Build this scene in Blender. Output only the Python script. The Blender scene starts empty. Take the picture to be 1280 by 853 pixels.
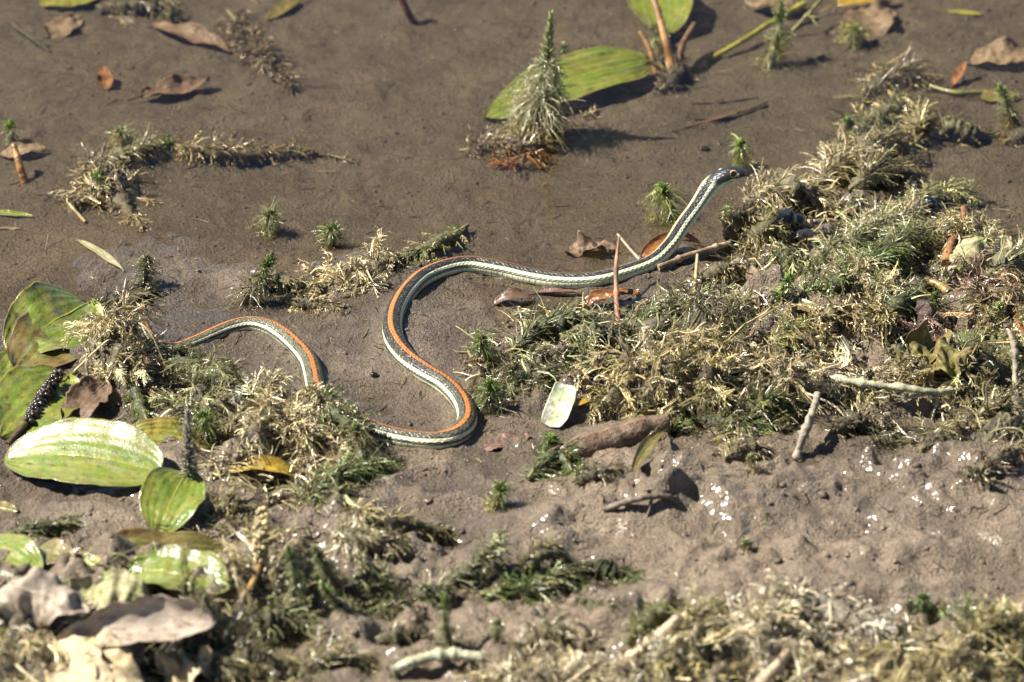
import bpy, math
import numpy as np

# ------------------------------------------------------------------ camera, sky, sun, exposure
SC = bpy.context.scene
COL = SC.collection
PX = 0.00045                      # metres per photograph pixel at the middle of the picture
ELEV = math.radians(30.0)         # how steeply the photographer looks down
LENS, SENS, DIST = 250.0, 36.0, 4.0
cam_d = bpy.data.cameras.new('camera'); cam = bpy.data.objects.new('camera', cam_d); COL.objects.link(cam)
cam.location = (0, -DIST*math.cos(ELEV), DIST*math.sin(ELEV))
cam.rotation_euler = (math.pi/2-ELEV, 0, 0)
cam_d.lens, cam_d.sensor_width, cam_d.clip_start, cam_d.clip_end = LENS, SENS, 0.05, 500
cam_d.dof.use_dof = True; cam_d.dof.focus_distance = DIST+0.01; cam_d.dof.aperture_fstop = 10.0
SC.camera = cam

SUN_EL, SUN_AZ = math.radians(48), math.radians(6)   # light runs towards +x, a touch towards the camera
SKY_STRENGTH, SUN_STRENGTH, EXPOSURE = 0.05, 5.0, 1.36
world = bpy.data.worlds.new('World'); SC.world = world; world.use_nodes = True
wn = world.node_tree; bg = wn.nodes['Background']
sky = wn.nodes.new('ShaderNodeTexSky'); sky.sky_type = 'NISHITA'; sky.sun_disc = False
sky.sun_elevation = SUN_EL; sky.air_density, sky.dust_density = 0.55, 0.1
to_sun = np.array([-math.cos(SUN_EL)*math.cos(SUN_AZ), math.cos(SUN_EL)*math.sin(SUN_AZ), math.sin(SUN_EL)])
sky.sun_rotation = math.atan2(to_sun[0], to_sun[1])
wn.links.new(sky.outputs[0], bg.inputs[0]); bg.inputs[1].default_value = SKY_STRENGTH
sun_d = bpy.data.lights.new('sun', 'SUN'); sun = bpy.data.objects.new('sun', sun_d); COL.objects.link(sun)
sun_d.energy, sun_d.angle, sun_d.color = SUN_STRENGTH, math.radians(0.53), (1.0, 0.945, 0.86)
from mathutils import Vector
sun.rotation_euler = Vector(to_sun).to_track_quat('Z', 'Y').to_euler()
SC.view_settings.view_transform = 'Standard'; SC.view_settings.look = 'None'
SC.view_settings.exposure = EXPOSURE; SC.view_settings.gamma = 1
SC.render.engine = 'CYCLES'
SC.cycles.use_denoising = True
SC.cycles.max_bounces = 8; SC.cycles.transparent_max_bounces = 16
SC.cycles.sample_clamp_direct = 0; SC.cycles.sample_clamp_indirect = 4

# ------------------------------------------------------------------ helpers
RNG = np.random.default_rng(11)
def norm(v): return v/np.maximum(np.linalg.norm(v, axis=-1, keepdims=True), 1e-12)
def A(*v): return np.array(v, float)

FWD = A(0, math.cos(ELEV), -math.sin(ELEV)); UPV = A(0, math.sin(ELEV), math.cos(ELEV)); CAMP = np.array(cam.location)
def P(px, py, h=0.0):
    """world point where the photograph's pixel meets the level z = h"""
    px, py = np.asarray(px, float), np.asarray(py, float)
    k = SENS/LENS/1280
    d = FWD + ((px-640)*k)[..., None]*A(1, 0, 0) - ((py-426.5)*k)[..., None]*UPV
    t = (np.asarray(h)-CAMP[2])/d[..., 2]
    return CAMP + d*t[..., None]

def spectral(n, lo, hi, tile, seed, beta=1.0):
    """periodic band-limited noise, unit deviation; lo..hi are wavelengths in metres"""
    r = np.random.default_rng(seed)
    f = np.fft.fftfreq(n, tile/n)
    k = np.hypot(*np.meshgrid(f, f))
    amp = np.where((k > 1/hi) & (k < 1/lo), np.maximum(k, 1e-9)**(-beta), 0)
    z = np.fft.ifft2(np.fft.fft2(r.standard_normal((n, n)))*amp).real
    return z/z.std()
TILE = 1.024
NZ = {'big': spectral(512, .07, .40, TILE, 1, 1.6), 'mid': spectral(1024, .010, .06, TILE, 2, 1.5),
      'fine': spectral(1024, .003, .010, TILE, 3, 1.0), 'patch': spectral(512, .03, .25, TILE, 5, 1.4)}
def samp(T, x, y, tile=TILE):
    n = T.shape[0]
    u, v = (np.asarray(x)/tile*n) % n, (np.asarray(y)/tile*n) % n
    i, j = np.floor(u).astype(int) % n, np.floor(v).astype(int) % n
    a, b = u-np.floor(u), v-np.floor(v); i1, j1 = (i+1) % n, (j+1) % n
    return (T[j, i]*(1-a)+T[j, i1]*a)*(1-b)+(T[j1, i]*(1-a)+T[j1, i1]*a)*b

def catmull(pts, n):
    pts = np.asarray(pts, float)
    p = np.vstack([2*pts[0]-pts[1], pts, 2*pts[-1]-pts[-2]])
    m = len(pts)-1
    t = np.linspace(0, m-1e-9, n); i = t.astype(int); f = (t-i)[:, None]
    a, b, c, d = p[i], p[i+1], p[i+2], p[i+3]
    return .5*((2*b)+(-a+c)*f+(2*a-5*b+4*c-d)*f**2+(-a+3*b-3*c+d)*f**3)
def resample(pts, step=None, n=None):
    L = np.concatenate([[0], np.cumsum(np.linalg.norm(np.diff(pts, axis=0), axis=1))])
    n = n or max(3, int(L[-1]/step))
    s = np.linspace(0, L[-1], n)
    return np.stack([np.interp(s, L, pts[:, k]) for k in range(3)], 1), s

# ---- mesh output
NTRI = 0
def mesh(name, V, F, C=None, mat=None, parent=None, smooth=True, attrs=None):
    """V (n,3); F one array (m,k) or a list of such; C (n,3) vertex colours"""
    global NTRI
    F = F if isinstance(F, list) else [F]
    F = [np.asarray(f, np.int32) for f in F if len(f)]
    me = bpy.data.meshes.new(name)
    org = np.zeros(3)
    up = parent
    while up is not None: org = org+np.array(up.location); up = up.parent
    V = np.asarray(V, float)-org
    me.vertices.add(len(V)); me.vertices.foreach_set('co', V.astype(np.float32).ravel())
    nl = sum(f.size for f in F); nf = sum(len(f) for f in F)
    me.loops.add(nl); me.polygons.add(nf)
    me.loops.foreach_set('vertex_index', np.concatenate([f.ravel() for f in F]))
    tot = np.concatenate([np.full(len(f), f.shape[1]) for f in F]).astype(np.int32)
    me.polygons.foreach_set('loop_start', np.concatenate([[0], np.cumsum(tot)[:-1]]).astype(np.int32))
    try: me.polygons.foreach_set('loop_total', tot)
    except Exception: pass
    NTRI += int((tot-2).sum())
    me.update(calc_edges=True); me.validate()
    if smooth: me.polygons.foreach_set('use_smooth', np.ones(len(me.polygons), bool))
    if C is not None:
        at = me.attributes.new('Col', 'FLOAT_COLOR', 'POINT')
        c = np.ones((len(V), 4), np.float32); c[:, :3] = np.clip(C, 0, 1); at.data.foreach_set('color', c.ravel())
    for k, v in (attrs or {}).items():
        at = me.attributes.new(k, 'FLOAT', 'POINT'); at.data.foreach_set('value', np.asarray(v, np.float32))
    if mat: me.materials.append(mat)
    o = bpy.data.objects.new(name, me); COL.objects.link(o)
    if parent is not None: o.parent = parent
    return o
def tag(o, label=None, cat=None, group=None, kind=None):
    if label: o['label'] = label
    if cat: o['category'] = cat
    if group: o['group'] = group
    if kind: o['kind'] = kind
    return o
def thing(name, label, cat, loc, group=None):
    o = bpy.data.objects.new(name, None); COL.objects.link(o); o.location = tuple(loc); o.empty_display_size = .01
    return tag(o, label, cat, group)

# ------------------------------------------------------------------ materials
def nodes_of(name):
    m = bpy.data.materials.new(name); m.use_nodes = True
    nt = m.node_tree; return m, nt, nt.nodes['Principled BSDF'], nt.nodes['Material Output']
def N(nt, kind, **kw):
    n = nt.nodes.new(kind)
    for k, v in kw.items():
        if k in n.inputs: n.inputs[k].default_value = v
        else: setattr(n, k, v)
    return n
def noise(nt, scale, detail=4, rough=.6, vec=None):
    n = N(nt, 'ShaderNodeTexNoise', Scale=scale, Detail=detail, Roughness=rough)
    if vec is None: vec = N(nt, 'ShaderNodeNewGeometry').outputs['Position']
    nt.links.new(vec, n.inputs['Vector']); return n.outputs['Fac']
def maprange(nt, src, a, b, c, d):
    n = N(nt, 'ShaderNodeMapRange'); n.inputs[1].default_value, n.inputs[2].default_value = a, b
    n.inputs[3].default_value, n.inputs[4].default_value = c, d
    nt.links.new(src, n.inputs[0]); return n.outputs[0]
def mixc(nt, fac, a, b, mode='MIX'):
    n = N(nt, 'ShaderNodeMix'); n.data_type = 'RGBA'; n.blend_type = mode
    for s, v in ((0, fac), (6, a), (7, b)):
        if isinstance(v, bpy.types.NodeSocket): nt.links.new(v, n.inputs[s])
        else: n.inputs[s].default_value = v if s == 0 else (*v, 1)
    return n.outputs[2]
def bump(nt, h, dist, strength=1.0, prev=None):
    n = N(nt, 'ShaderNodeBump', Strength=strength, Distance=dist)
    nt.links.new(h, n.inputs['Height'])
    if prev is not None: nt.links.new(prev, n.inputs['Normal'])
    return n.outputs[0]
def attr(nt, name, out='Color'):
    return N(nt, 'ShaderNodeAttribute', attribute_name=name).outputs[out]

def plant_mat(name, rough=.4, transl=.25, spec=.5, bscale=900, bdist=.0004, vary=.5, coat=0.0):
    m, nt, b, out = nodes_of(name)
    c = attr(nt, 'Col')
    c = mixc(nt, 1.0, c, mixc(nt, noise(nt, 260, 3), (1-vary,)*3, (1+vary*.6, 1+vary*.55, 1+vary*.5)), 'MULTIPLY')
    nt.links.new(c, b.inputs['Base Color'])
    nt.links.new(maprange(nt, noise(nt, 500, 2), .35, .65, rough*.6, min(1, rough*1.5)), b.inputs['Roughness'])
    b.inputs['Specular IOR Level'].default_value = spec
    b.inputs['Coat Weight'].default_value = coat; b.inputs['Coat Roughness'].default_value = .12
    bn = bump(nt, noise(nt, bscale, 3), bdist, .8); nt.links.new(bn, b.inputs['Normal'])
    if transl:
        t = N(nt, 'ShaderNodeBsdfTranslucent'); nt.links.new(c, t.inputs['Color'])
        mx = N(nt, 'ShaderNodeMixShader'); mx.inputs[0].default_value = transl
        nt.links.new(b.outputs[0], mx.inputs[1]); nt.links.new(t.outputs[0], mx.inputs[2]); nt.links.new(mx.outputs[0], out.inputs['Surface'])
    return m
M_FOL = plant_mat('wet_fine_foliage', .2, .12, .7)
M_DRY = plant_mat('half_dry_tangle', .21, 0, .65)
M_LEAF = plant_mat('glossy_leaf', .32, .16, .5, 600, .0004, .5, .5)
M_DEAD = plant_mat('dead_leaf', .62, .12, .35, 600, .0006, .5)
M_WOOD = plant_mat('twig_bark', .55, 0, .4, 900, .0007, .6)
M_CORE = plant_mat('silty_shade_darkened_core', .6, 0, .4, 500, .0015, .7)

def mud_mat():
    m, nt, b, out = nodes_of('wet_mud')
    wet = attr(nt, 'wet', 'Fac'); alg = attr(nt, 'silt', 'Fac')
    base = mixc(nt, maprange(nt, noise(nt, 45, 5, .65), .3, .7, 0, 1), (.265, .200, .130), (.40, .308, .208))
    base = mixc(nt, maprange(nt, noise(nt, 420, 4, .7), .36, .62, 0, .8), base, (.160, .121, .080))
    base = mixc(nt, maprange(nt, noise(nt, 1100, 2, .6), .6, .72, 0, .55), base, (.36, .31, .25))
    base = mixc(nt, maprange(nt, noise(nt, 700, 2, .5), .62, .70, 0, .75), base, (.035, .028, .022))
    base = mixc(nt, maprange(nt, noise(nt, 14, 4, .6), .38, .66, 0, .6), base, (.145, .110, .072))
    base = mixc(nt, attr(nt, 'damp', 'Fac'), base, mixc(nt, 1.0, base, (.43, .405, .365), 'MULTIPLY'))
    base = mixc(nt, alg, base, mixc(nt, maprange(nt, noise(nt, 38, 5, .7), .32, .68, 0, 1), (.056, .043, .028), (.140, .108, .071)))
    nt.links.new(base, b.inputs['Base Color'])
    r = maprange(nt, noise(nt, 130, 4, .6), .38, .62, .30, .62)
    mm = N(nt, 'ShaderNodeMath', operation='MULTIPLY'); nt.links.new(r, mm.inputs[0]); nt.links.new(maprange(nt, wet, 0, 1, 1.25, .8), mm.inputs[1])
    nt.links.new(mm.outputs[0], b.inputs['Roughness'])
    b.inputs['Specular IOR Level'].default_value = .45
    bn = bump(nt, noise(nt, 170, 5, .7), .0036, .7)
    bn = bump(nt, noise(nt, 560, 3, .7), .0032, 1.0, bn)
    nt.links.new(bn, b.inputs['Normal'])
    # a thin water film with its own ripple gives the small sun glints
    nt.links.new(maprange(nt, noise(nt, 60, 3), .38, .62, .07, .24), b.inputs['Coat Roughness'])
    nt.links.new(maprange(nt, wet, .3, 1, .1, .8), b.inputs['Coat Weight'])
    nt.links.new(bump(nt, noise(nt, 130, 2, .5), .0028, .9), b.inputs['Coat Normal'])
    return m
def water_mat():
    m, nt, b, out = nodes_of('clear_shallow_water'); nt.nodes.remove(b)
    t = N(nt, 'ShaderNodeBsdfTransparent'); t.inputs[0].default_value = (.95, .925, .85, 1)
    g = N(nt, 'ShaderNodeBsdfGlossy'); g.inputs['Roughness'].default_value = .04; g.inputs[0].default_value = (1, 1, 1, 1)
    bn = bump(nt, noise(nt, 26, 2, .5), .0012, .6); nt.links.new(bn, g.inputs['Normal'])
    f = N(nt, 'ShaderNodeFresnel', IOR=1.33); mx = N(nt, 'ShaderNodeMixShader')
    nt.links.new(bn, f.inputs['Normal'])
    nt.links.new(f.outputs[0], mx.inputs[0]); nt.links.new(t.outputs[0], mx.inputs[1]); nt.links.new(g.outputs[0], mx.inputs[2])
    nt.links.new(mx.outputs[0], out.inputs['Surface']); return m
def snake_mat():
    m, nt, b, out = nodes_of('scaly_snake_skin')
    c = attr(nt, 'Col'); nt.links.new(c, b.inputs['Base Color'])
    b.inputs['Roughness'].default_value = .36; b.inputs['Specular IOR Level'].default_value = .5
    bn = bump(nt, attr(nt, 'scale_relief', 'Fac'), .0005, 1.0); bn = bump(nt, noise(nt, 2500, 2), .0001, .5, bn)
    nt.links.new(bn, b.inputs['Normal']); return m
def gloss_mat(name, rough=.08):
    m, nt, b, out = nodes_of(name); nt.links.new(attr(nt, 'Col'), b.inputs['Base Color'])
    b.inputs['Roughness'].default_value = rough; b.inputs['Coat Weight'].default_value = .6
    nt.links.new(bump(nt, noise(nt, 700, 3), .0003, .4), b.inputs['Normal']); return m
M_MUD, M_WATER, M_SNAKE = mud_mat(), water_mat(), snake_mat()
M_EYE, M_STONE = gloss_mat('moist_eye', .05), gloss_mat('wet_stone', .15)

# ------------------------------------------------------------------ the ground: heights in metres, water level at 0
def px_len(v): return np.asarray(v)*PX
ROWS = [(-250, -34), (0, -24), (150, -15), (270, -6.5), (330, -1.2), (430, 1.6), (560, 4.0), (700, 9), (853, 15), (1100, 26)]
ROW_Y = np.array([P(640, r[0], r[1]*.001)[1] for r in ROWS])[::-1]; ROW_Z = np.array([r[1]*.001 for r in ROWS])[::-1]
# mounds: px, py (foot of the mound's centre), half width px, half depth in screen px, height mm
MOUNDS = [(1080, 425, 190, 75, 17), (900, 470, 130, 45, 11), (1190, 330, 90, 60, 9), (1060, 225, 70, 40, 9), (1130, 120, 50, 40, 6),
          (960, 275, 50, 30, 6), (700, 440, 60, 30, 5), (850, 640, 140, 50, 9), (1080, 640, 200, 45, 8), (1230, 600, 70, 40, 7),
          (110, 790, 150, 60, 20), (330, 800, 120, 60, 10), (430, 690, 70, 45, 8), (640, 725, 90, 30, 6), (900, 800, 130, 45, 13),
          (1180, 830, 110, 40, 12), (700, 840, 130, 30, 10), (320, 530, 90, 30, 6), (140, 460, 55, 40, 7), (440, 335, 60, 25, 4), (300, 355, 40, 22, 3),
          (545, 290, 45, 20, 3), (420, 590, 60, 35, 4), (150, 225, 40, 40, 5), (650, 185, 50, 22, 8), (560, 195, 60, 16, 4), (330, 75, 40, 50, 5)]
MW = [(P(a, b, 0)[:2], c*PX, d*PX/math.sin(ELEV), h*.001) for a, b, c, d, h in MOUNDS]
# hollows pressed into the mud: px, py, rx, ry(screen), depth mm, angle
PITS = [(1130, 535, 70, 13, 15), (1055, 468, 45, 18, 16), (1215, 565, 50, 12, 13), (905, 530, 40, 9, 10), (1040, 525, 40, 9, 10), (975, 540, 26, 8, 8), (845, 545, 26, 8, 7), (850, 625, 30, 7, 5), (1000, 590, 26, 9, 5),
        (500, 770, 30, 14, 7), (560, 690, 40, 14, 6), (1040, 790, 60, 16, 8), (940, 680, 10, 6, 4), (200, 800, 60, 20, 8), (300, 520, 30, 10, 6),
        (1085, 672, 8, 4, 3), (1180, 663, 7, 5, 3), (720, 640, 12, 20, 3), (775, 655, 9, 26, 3), (450, 775, 35, 18, 6)]
_r = np.random.default_rng(9)
PITS += [(_r.uniform(870, 1270), _r.uniform(300, 530), _r.uniform(13, 28), _r.uniform(6, 12), _r.uniform(12, 20)) for _ in range(26)]
PITS += [(_r.uniform(0, 480), _r.uniform(690, 850), _r.uniform(14, 26), _r.uniform(7, 12), _r.uniform(8, 14)) for _ in range(14)]
PITS += [(_r.uniform(780, 1270), _r.uniform(770, 850), _r.uniform(12, 24), _r.uniform(6, 10), _r.uniform(7, 12)) for _ in range(12)]
PW = [(P(a, b, 0)[:2], c*PX, d*PX/math.sin(ELEV), h*.001) for a, b, c, d, h in PITS]
HEAPS = [(P(a, b, .01)[:2], w*PX, h*PX/math.sin(ELEV)) for a, b, w, h in ((1060, 410, 260, 120), (790, 460, 150, 60), (150, 790, 240, 80), (420, 720, 130, 80), (900, 830, 400, 60), (330, 540, 120, 60), (1090, 190, 80, 70))]
def hollow(x, y):
    """True in the deep holes between the weed clumps"""
    z = np.zeros_like(x)
    for c, a, b, h in PW:
        if h >= .009: z = z + h*np.exp(-(((x-c[0])/a)**2+((y-c[1])/b)**2)**1.6)
    return z > .0045
def H_low(x, y):
    z = np.interp(y, ROW_Y, ROW_Z) + .0
    z = np.where(y < ROW_Y[0], ROW_Z[0]+(ROW_Y[0]-y)*.03, z)
    z = z + .0013*samp(NZ['big'], x, y)
    for c, a, b, h in MW:
        z = z + h*np.exp(-(((x-c[0])/a)**2+((y-c[1])/b)**2)**1.3)
    return z
def H_raw(x, y):
    z = H_low(x, y)
    dry = np.clip((z+.002)/.010, 0, 1)
    z = z + samp(NZ['mid'], x+.013*samp(NZ['patch'], x, y), y)*(.0005+.0007*dry)+.0016*dry*samp(NZ['patch'], x*1.3, y*1.3+.2)
    z = z + np.abs(samp(NZ['fine'], x, y))**1.2*(.00020+.00016*dry)
    lump = np.clip(samp(NZ['mid'], x*1.7+.3, y*1.7)-.9, 0, 2)
    z = z + lump*(.0005+.0007*dry)
    heap = np.zeros_like(z)
    for c, a, b in HEAPS: heap = np.maximum(heap, np.exp(-(((x-c[0])/a)**2+((y-c[1])/b)**2)**2))
    z = z + heap*(.0058*samp(NZ['mid'], x*.8+.5, y*.8+.1)+.0011*np.abs(samp(NZ['fine'], x*.7, y*.7)))
    z0 = z
    for c, a, b, h in PW:
        z = z - h*np.exp(-(((x-c[0])/a)**2+((y-c[1])/b)**2)**1.6)
    return np.maximum(z, np.minimum(z0, .0012))
def carve_marks(X, Y, Zg):
    r = np.random.default_rng(21)
    def near(cx, cy, rad): 
        i0, i1 = np.searchsorted(gx, cx-rad), np.searchsorted(gx, cx+rad); j0, j1 = np.searchsorted(gy, cy-rad), np.searchsorted(gy, cy+rad)
        return slice(j0, j1), slice(i0, i1)
    for k in range(240):                                  # small holes and lumps
        cx, cy = r.uniform(-.33, .33), r.uniform(-.42, .5); front = cy < -.12
        s = r.uniform(.0018, .0045)*(1.5 if front else 1); h = r.uniform(.0008, .0022)*(-1 if r.random() < .55 else .8)*(1.5 if front else .8)
        sl = near(cx, cy, s*4); a = r.uniform(.6, 1.6)
        Zg[sl] += h*np.exp(-(((X[sl]-cx)/s/a)**2+((Y[sl]-cy)/s*a)**2))
    for k in range(90):                                   # worm tracks, dragged weed marks, cracks
        p = np.array([r.uniform(-.33, .33), r.uniform(-.40, .45)]); an = r.uniform(0, 6.28); w = r.uniform(.0011, .0022); dep = r.uniform(.0006, .0016)
        for q in range(int(r.uniform(8, 40))):
            an += r.normal()*.35; p = p+.0016*np.array([math.cos(an), math.sin(an)]); sl = near(p[0], p[1], w*4)
            e = np.hypot(X[sl]-p[0], Y[sl]-p[1])
            Zg[sl] += -.45*dep*np.exp(-(e/w)**2)+.16*dep*np.exp(-((e-2*w)/w)**2)
    # ridges and slumps of the bank in front, given by pixel: px, py, length px, angle, height mm
    for a, b, L, an, h, w in ((800, 640, 120, .5, 3.0, 26), (900, 640, 120, -.3, 2.5, 20), (1020, 615, 150, .35, 3.0, 22), (1120, 605, 120, -.4, 3.5, 20), (1180, 640, 150, .2, 2.5, 26), (760, 600, 90, 1.1, 3.0, 22), (700, 660, 110, .9, 2.5, 26),
                              (1130, 700, 160, .1, 2.0, 30), (950, 700, 200, -.1, 2.0, 34), (850, 600, 80, 0, 2.5, 16), (960, 590, 90, .2, 3.5, 16), (1230, 610, 70, .6, 4.0, 18), (600, 790, 120, .1, 2.5, 24), (700, 770, 130, -.2, 2.5, 24), (1090, 590, 60, -.5, 4, 12), (1170, 585, 50, .7, 4, 12)):
        m = P(a, b, .006); dx, dy = math.cos(an), math.sin(an); sl = near(m[0], m[1], L*PX*2)
        u = (X[sl]-m[0])*dx+(Y[sl]-m[1])*dy; v = -(X[sl]-m[0])*dy+(Y[sl]-m[1])*dx+.004*samp(NZ['mid'], X[sl], Y[sl])
        Zg[sl] += h*.0016*np.exp(-(u/(L*PX*.5))**2-(v/(w*PX))**2)*np.clip(1+.6*samp(NZ['mid'], X[sl]*1.5, Y[sl]*1.5+.3), 0, 2)
    return Zg
# snake path first: the mud lies pressed around it
SNAKE = [(938, 217, 76, 0), (925, 217.5, 77, 0), (912, 219, 77, 0), (899, 225, 72, 0), (885, 237, 62, 0), (868.6, 262, 43, 0), (852, 285, 26, 0), (836, 309.6, 11, 0),
         (811, 331, 3, 0), (760, 350, 0, 0), (726, 353.8, 0, 0), (692, 352, 0, 0), (658, 346, 0, 0), (624, 339, 0, 0), (580, 334.5, 0, 0), (537, 343, 0, 0),
         (512, 361, 0, 0), (496, 385, 0, 0), (490.5, 409, 0, 0), (495.5, 430, 0, 0), (510, 450, 0, 0), (532, 467, 0, 0), (556, 482, 0, 0), (573, 497.5, 0, 0),
         (582.5, 514.5, 0, 0), (582.5, 531, 0, 0), (569.6, 545, 0, 0), (545.8, 552, 0, 0), (515, 551, 0, 0), (484.6, 545, 0, 0), (461, 536.6, 0, 0),
         (435, 524, 0, 0), (412, 506, 0, 0), (396, 488, 0, 0), (392, 472, 0, 0), (385.7, 452, 0, 0), (371, 434, 0, 0), (353, 419, 0, 0), (335, 409.5, 0, 0),
         (312, 405.4, 0, 0), (289, 409.5, 0, 0), (266, 418.6, 0, 0), (246, 427.6, 0, 0), (222, 436, 0, 0), (202, 433, 0, 0), (187, 418, 0, 0),
         (179, 399, 0, 0), (179, 381, 0, 0), (184, 366, 0, 0), (189, 349, 0, 0)]
def R_of(i):   # body half width in metres at control point i
    return np.interp(i, [0, 8, 9, 14, 20, 28, 34, 39, 43, 46, 49], np.array([10.5, 10.8, 11.2, 12.4, 12.8, 12.4, 12.0, 10.4, 8.0, 5.0, 1.8])*PX)
sp = []
for i, (a, b, h, _) in enumerate(SNAKE):
    z = 0.001
    for _k in range(6):
        q = P(a, b, z); g = max(float(H_low(q[0], q[1])), -.003)
        z = g + .0004 + R_of(i)*.62 + h*PX
    sp.append(P(a, b, z))
sp = np.array(sp)
# even out the rests of the ground's roughness along the body
for _k in range(4): sp[9:-1, 2] = (sp[8:-2, 2]+2*sp[9:-1, 2]+sp[10:, 2])/4
SPINE, S_ARC = resample(catmull(sp, 4000), step=.0007)
S_CTRL = np.interp(np.linspace(0, 1, len(SPINE)), np.linspace(0, 1, 2), [0, 1])
_d = catmull(np.c_[np.arange(len(SNAKE)), sp[:, :2]], 4000)
_full = catmull(sp, 4000); _L = np.concatenate([[0], np.cumsum(np.linalg.norm(np.diff(_full, axis=0), axis=1))])
S_IDX = np.interp(S_ARC, _L, np.linspace(0, len(SNAKE)-1, 4000))

def grow(a, b, first, far, n):
    r = (far/first)**(1/n); return [first*r**k for k in range(1, n+1)]
gx = np.arange(-.36, .3601, .0019); gy = np.arange(-.47, .5601, .0019)
ext = np.cumsum(.0015*1.35**np.arange(1, 32))
gx = np.concatenate([-.36-ext[::-1], gx, .36+ext]); gy = np.concatenate([-.47-ext[::-1], gy, .56+ext])
GX, GY = np.meshgrid(gx, gy)
GZ = H_raw(GX, GY)
GZ = carve_marks(GX, GY, GZ)
far_fade = np.clip((np.hypot(GX, GY-.05)-.9)/2, 0, 1)
GZ = GZ*(1-far_fade) + far_fade*(np.where(GY > .4, -.05, .05)+.0*GX)
# press the snake's bed
body = SPINE[(S_IDX > 8)][::6]; bodyR = R_of(S_IDX[S_IDX > 8][::6])
sel = np.argwhere((np.abs(GX) < .36) & (GY > -.25) & (GY < .22))
q = np.c_[GX[sel[:, 0], sel[:, 1]], GY[sel[:, 0], sel[:, 1]]]
best = np.full(len(q), 9.); bz = np.zeros(len(q)); br = np.zeros(len(q))
for i in range(len(body)):
    d2 = (q[:, 0]-body[i, 0])**2+(q[:, 1]-body[i, 1])**2
    k = d2 < best; best[k] = d2[k]; bz[k] = body[i, 2]; br[k] = bodyR[i]
dist = np.sqrt(best)
zz = GZ[sel[:, 0], sel[:, 1]]
w = np.clip(1-(dist-br*1.0)/(br*2.6+.004), 0, 1); w = w*w*(3-2*w)
bed = bz - br*.45 + (.0012+.0006*samp(NZ['mid'], q[:, 0]*2, q[:, 1]*2))*np.exp(-((dist-br*1.3)/(br*.4+1e-4))**2)
zz = zz*(1-w) + w*(bed+(zz-H_low(q[:, 0], q[:, 1]))*.5)
under = dist < br*.85
zz[under] = np.minimum(zz[under], bz[under]-br[under]*.5)
GZ[sel[:, 0], sel[:, 1]] = zz

def H(x, y):
    """height of the finished ground"""
    x, y = np.asarray(x, float), np.asarray(y, float)
    i = np.clip(np.searchsorted(gx, x)-1, 0, len(gx)-2); j = np.clip(np.searchsorted(gy, y)-1, 0, len(gy)-2)
    a = np.clip((x-gx[i])/(gx[i+1]-gx[i]), 0, 1); b = np.clip((y-gy[j])/(gy[j+1]-gy[j]), 0, 1)
    return (GZ[j, i]*(1-a)+GZ[j, i+1]*a)*(1-b)+(GZ[j+1, i]*(1-a)+GZ[j+1, i+1]*a)*b
def G(px, py, h=0.0):
    """world point over the ground at that pixel; h in px units above the ground"""
    px, py = np.asarray(px, float), np.asarray(py, float)
    z = np.zeros_like(px)
    for _ in range(8):
        p = P(px, py, z); z = .5*z+.5*(H(p[..., 0], p[..., 1])+np.asarray(h)*PX)
    p = P(px, py, z); return p

def build_ground():
    ny, nx = GX.shape
    idx = np.arange(nx*ny).reshape(ny, nx)
    F = np.stack([idx[:-1, :-1], idx[:-1, 1:], idx[1:, 1:], idx[1:, :-1]], -1).reshape(-1, 4)
    z = GZ
    wet = np.exp(-np.clip(z-.001, 0, 1)/.05)*np.clip(.75+.35*samp(NZ['patch'], GX, GY), .25, 1)
    silt = np.clip((-z-.001)/.010, 0, 1)*.85
    damp = np.clip(np.exp(-np.clip(z-.0025, 0, 1)/.0045)+.12*samp(NZ['patch'], GX, GY), 0, 1)
    o = mesh('mud_ground', np.c_[GX.ravel(), GY.ravel(), GZ.ravel()], F, None, M_MUD, attrs={'wet': wet.ravel(), 'silt': silt.ravel(), 'damp': damp.ravel()})
    tag(o, 'wet grey brown mud of the drying pond edge', None, None, 'structure')
    s = 30
    w = mesh('water', A([-s, -s, 0], [s, -s, 0], [s, s, 0], [-s, s, 0])+A(0, 0, 0), np.array([[0, 1, 2, 3]]), None, M_WATER)
    tag(w, 'clear shallow water over the mud in the far half', None, None, 'structure')
build_ground()

# ------------------------------------------------------------------ strand tools (many thin blades or threads at once)
class Buf:
    def __init__(s): s.V, s.F, s.C, s.n = [], [], [], 0
    def add(s, V, F, C):
        s.V.append(V); s.F.append(F+s.n); s.C.append(np.broadcast_to(C, V.shape)); s.n += len(V)
    def out(s): return np.vstack(s.V), [np.vstack([f for f in s.F if f.shape[1] == k]) for k in sorted({f.shape[1] for f in s.F})], np.vstack(s.C)
    def mesh(s, name, mat, parent=None, kind=None, smooth=True):
        V, F, C = s.out(); o = mesh(name, V, F, C, mat, parent, smooth); 
        if kind: o['kind'] = kind
        return o
def trace(R, D, L, segs, droop, curl, rng, ground=True, clear=.0003):
    """lines starting at R along D; bends under droop, wanders with curl, never under the ground"""
    n = len(R); p = R.copy(); d = norm(D); out = [p.copy()]; dirs = [d.copy()]
    L = np.broadcast_to(L, (n,)); droop = np.broadcast_to(droop, (n,))
    bias = rng.standard_normal((n, 3))*curl*.6
    for k in range(segs):
        d = d + (rng.standard_normal((n, 3))*curl*.8 + bias)/math.sqrt(segs); d[:, 2] -= droop/segs
        d = norm(d); p = p + d*(L/segs)[:, None]
        if ground:
            g = H(p[:, 0], p[:, 1])+clear; low = p[:, 2] < g
            p[low, 2] = g[low]; d[low, 2] = np.maximum(d[low, 2], -.05); d = norm(d)
        out.append(p.copy()); dirs.append(d.copy())
    return np.stack(out, 1), np.stack(dirs, 1)
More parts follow.
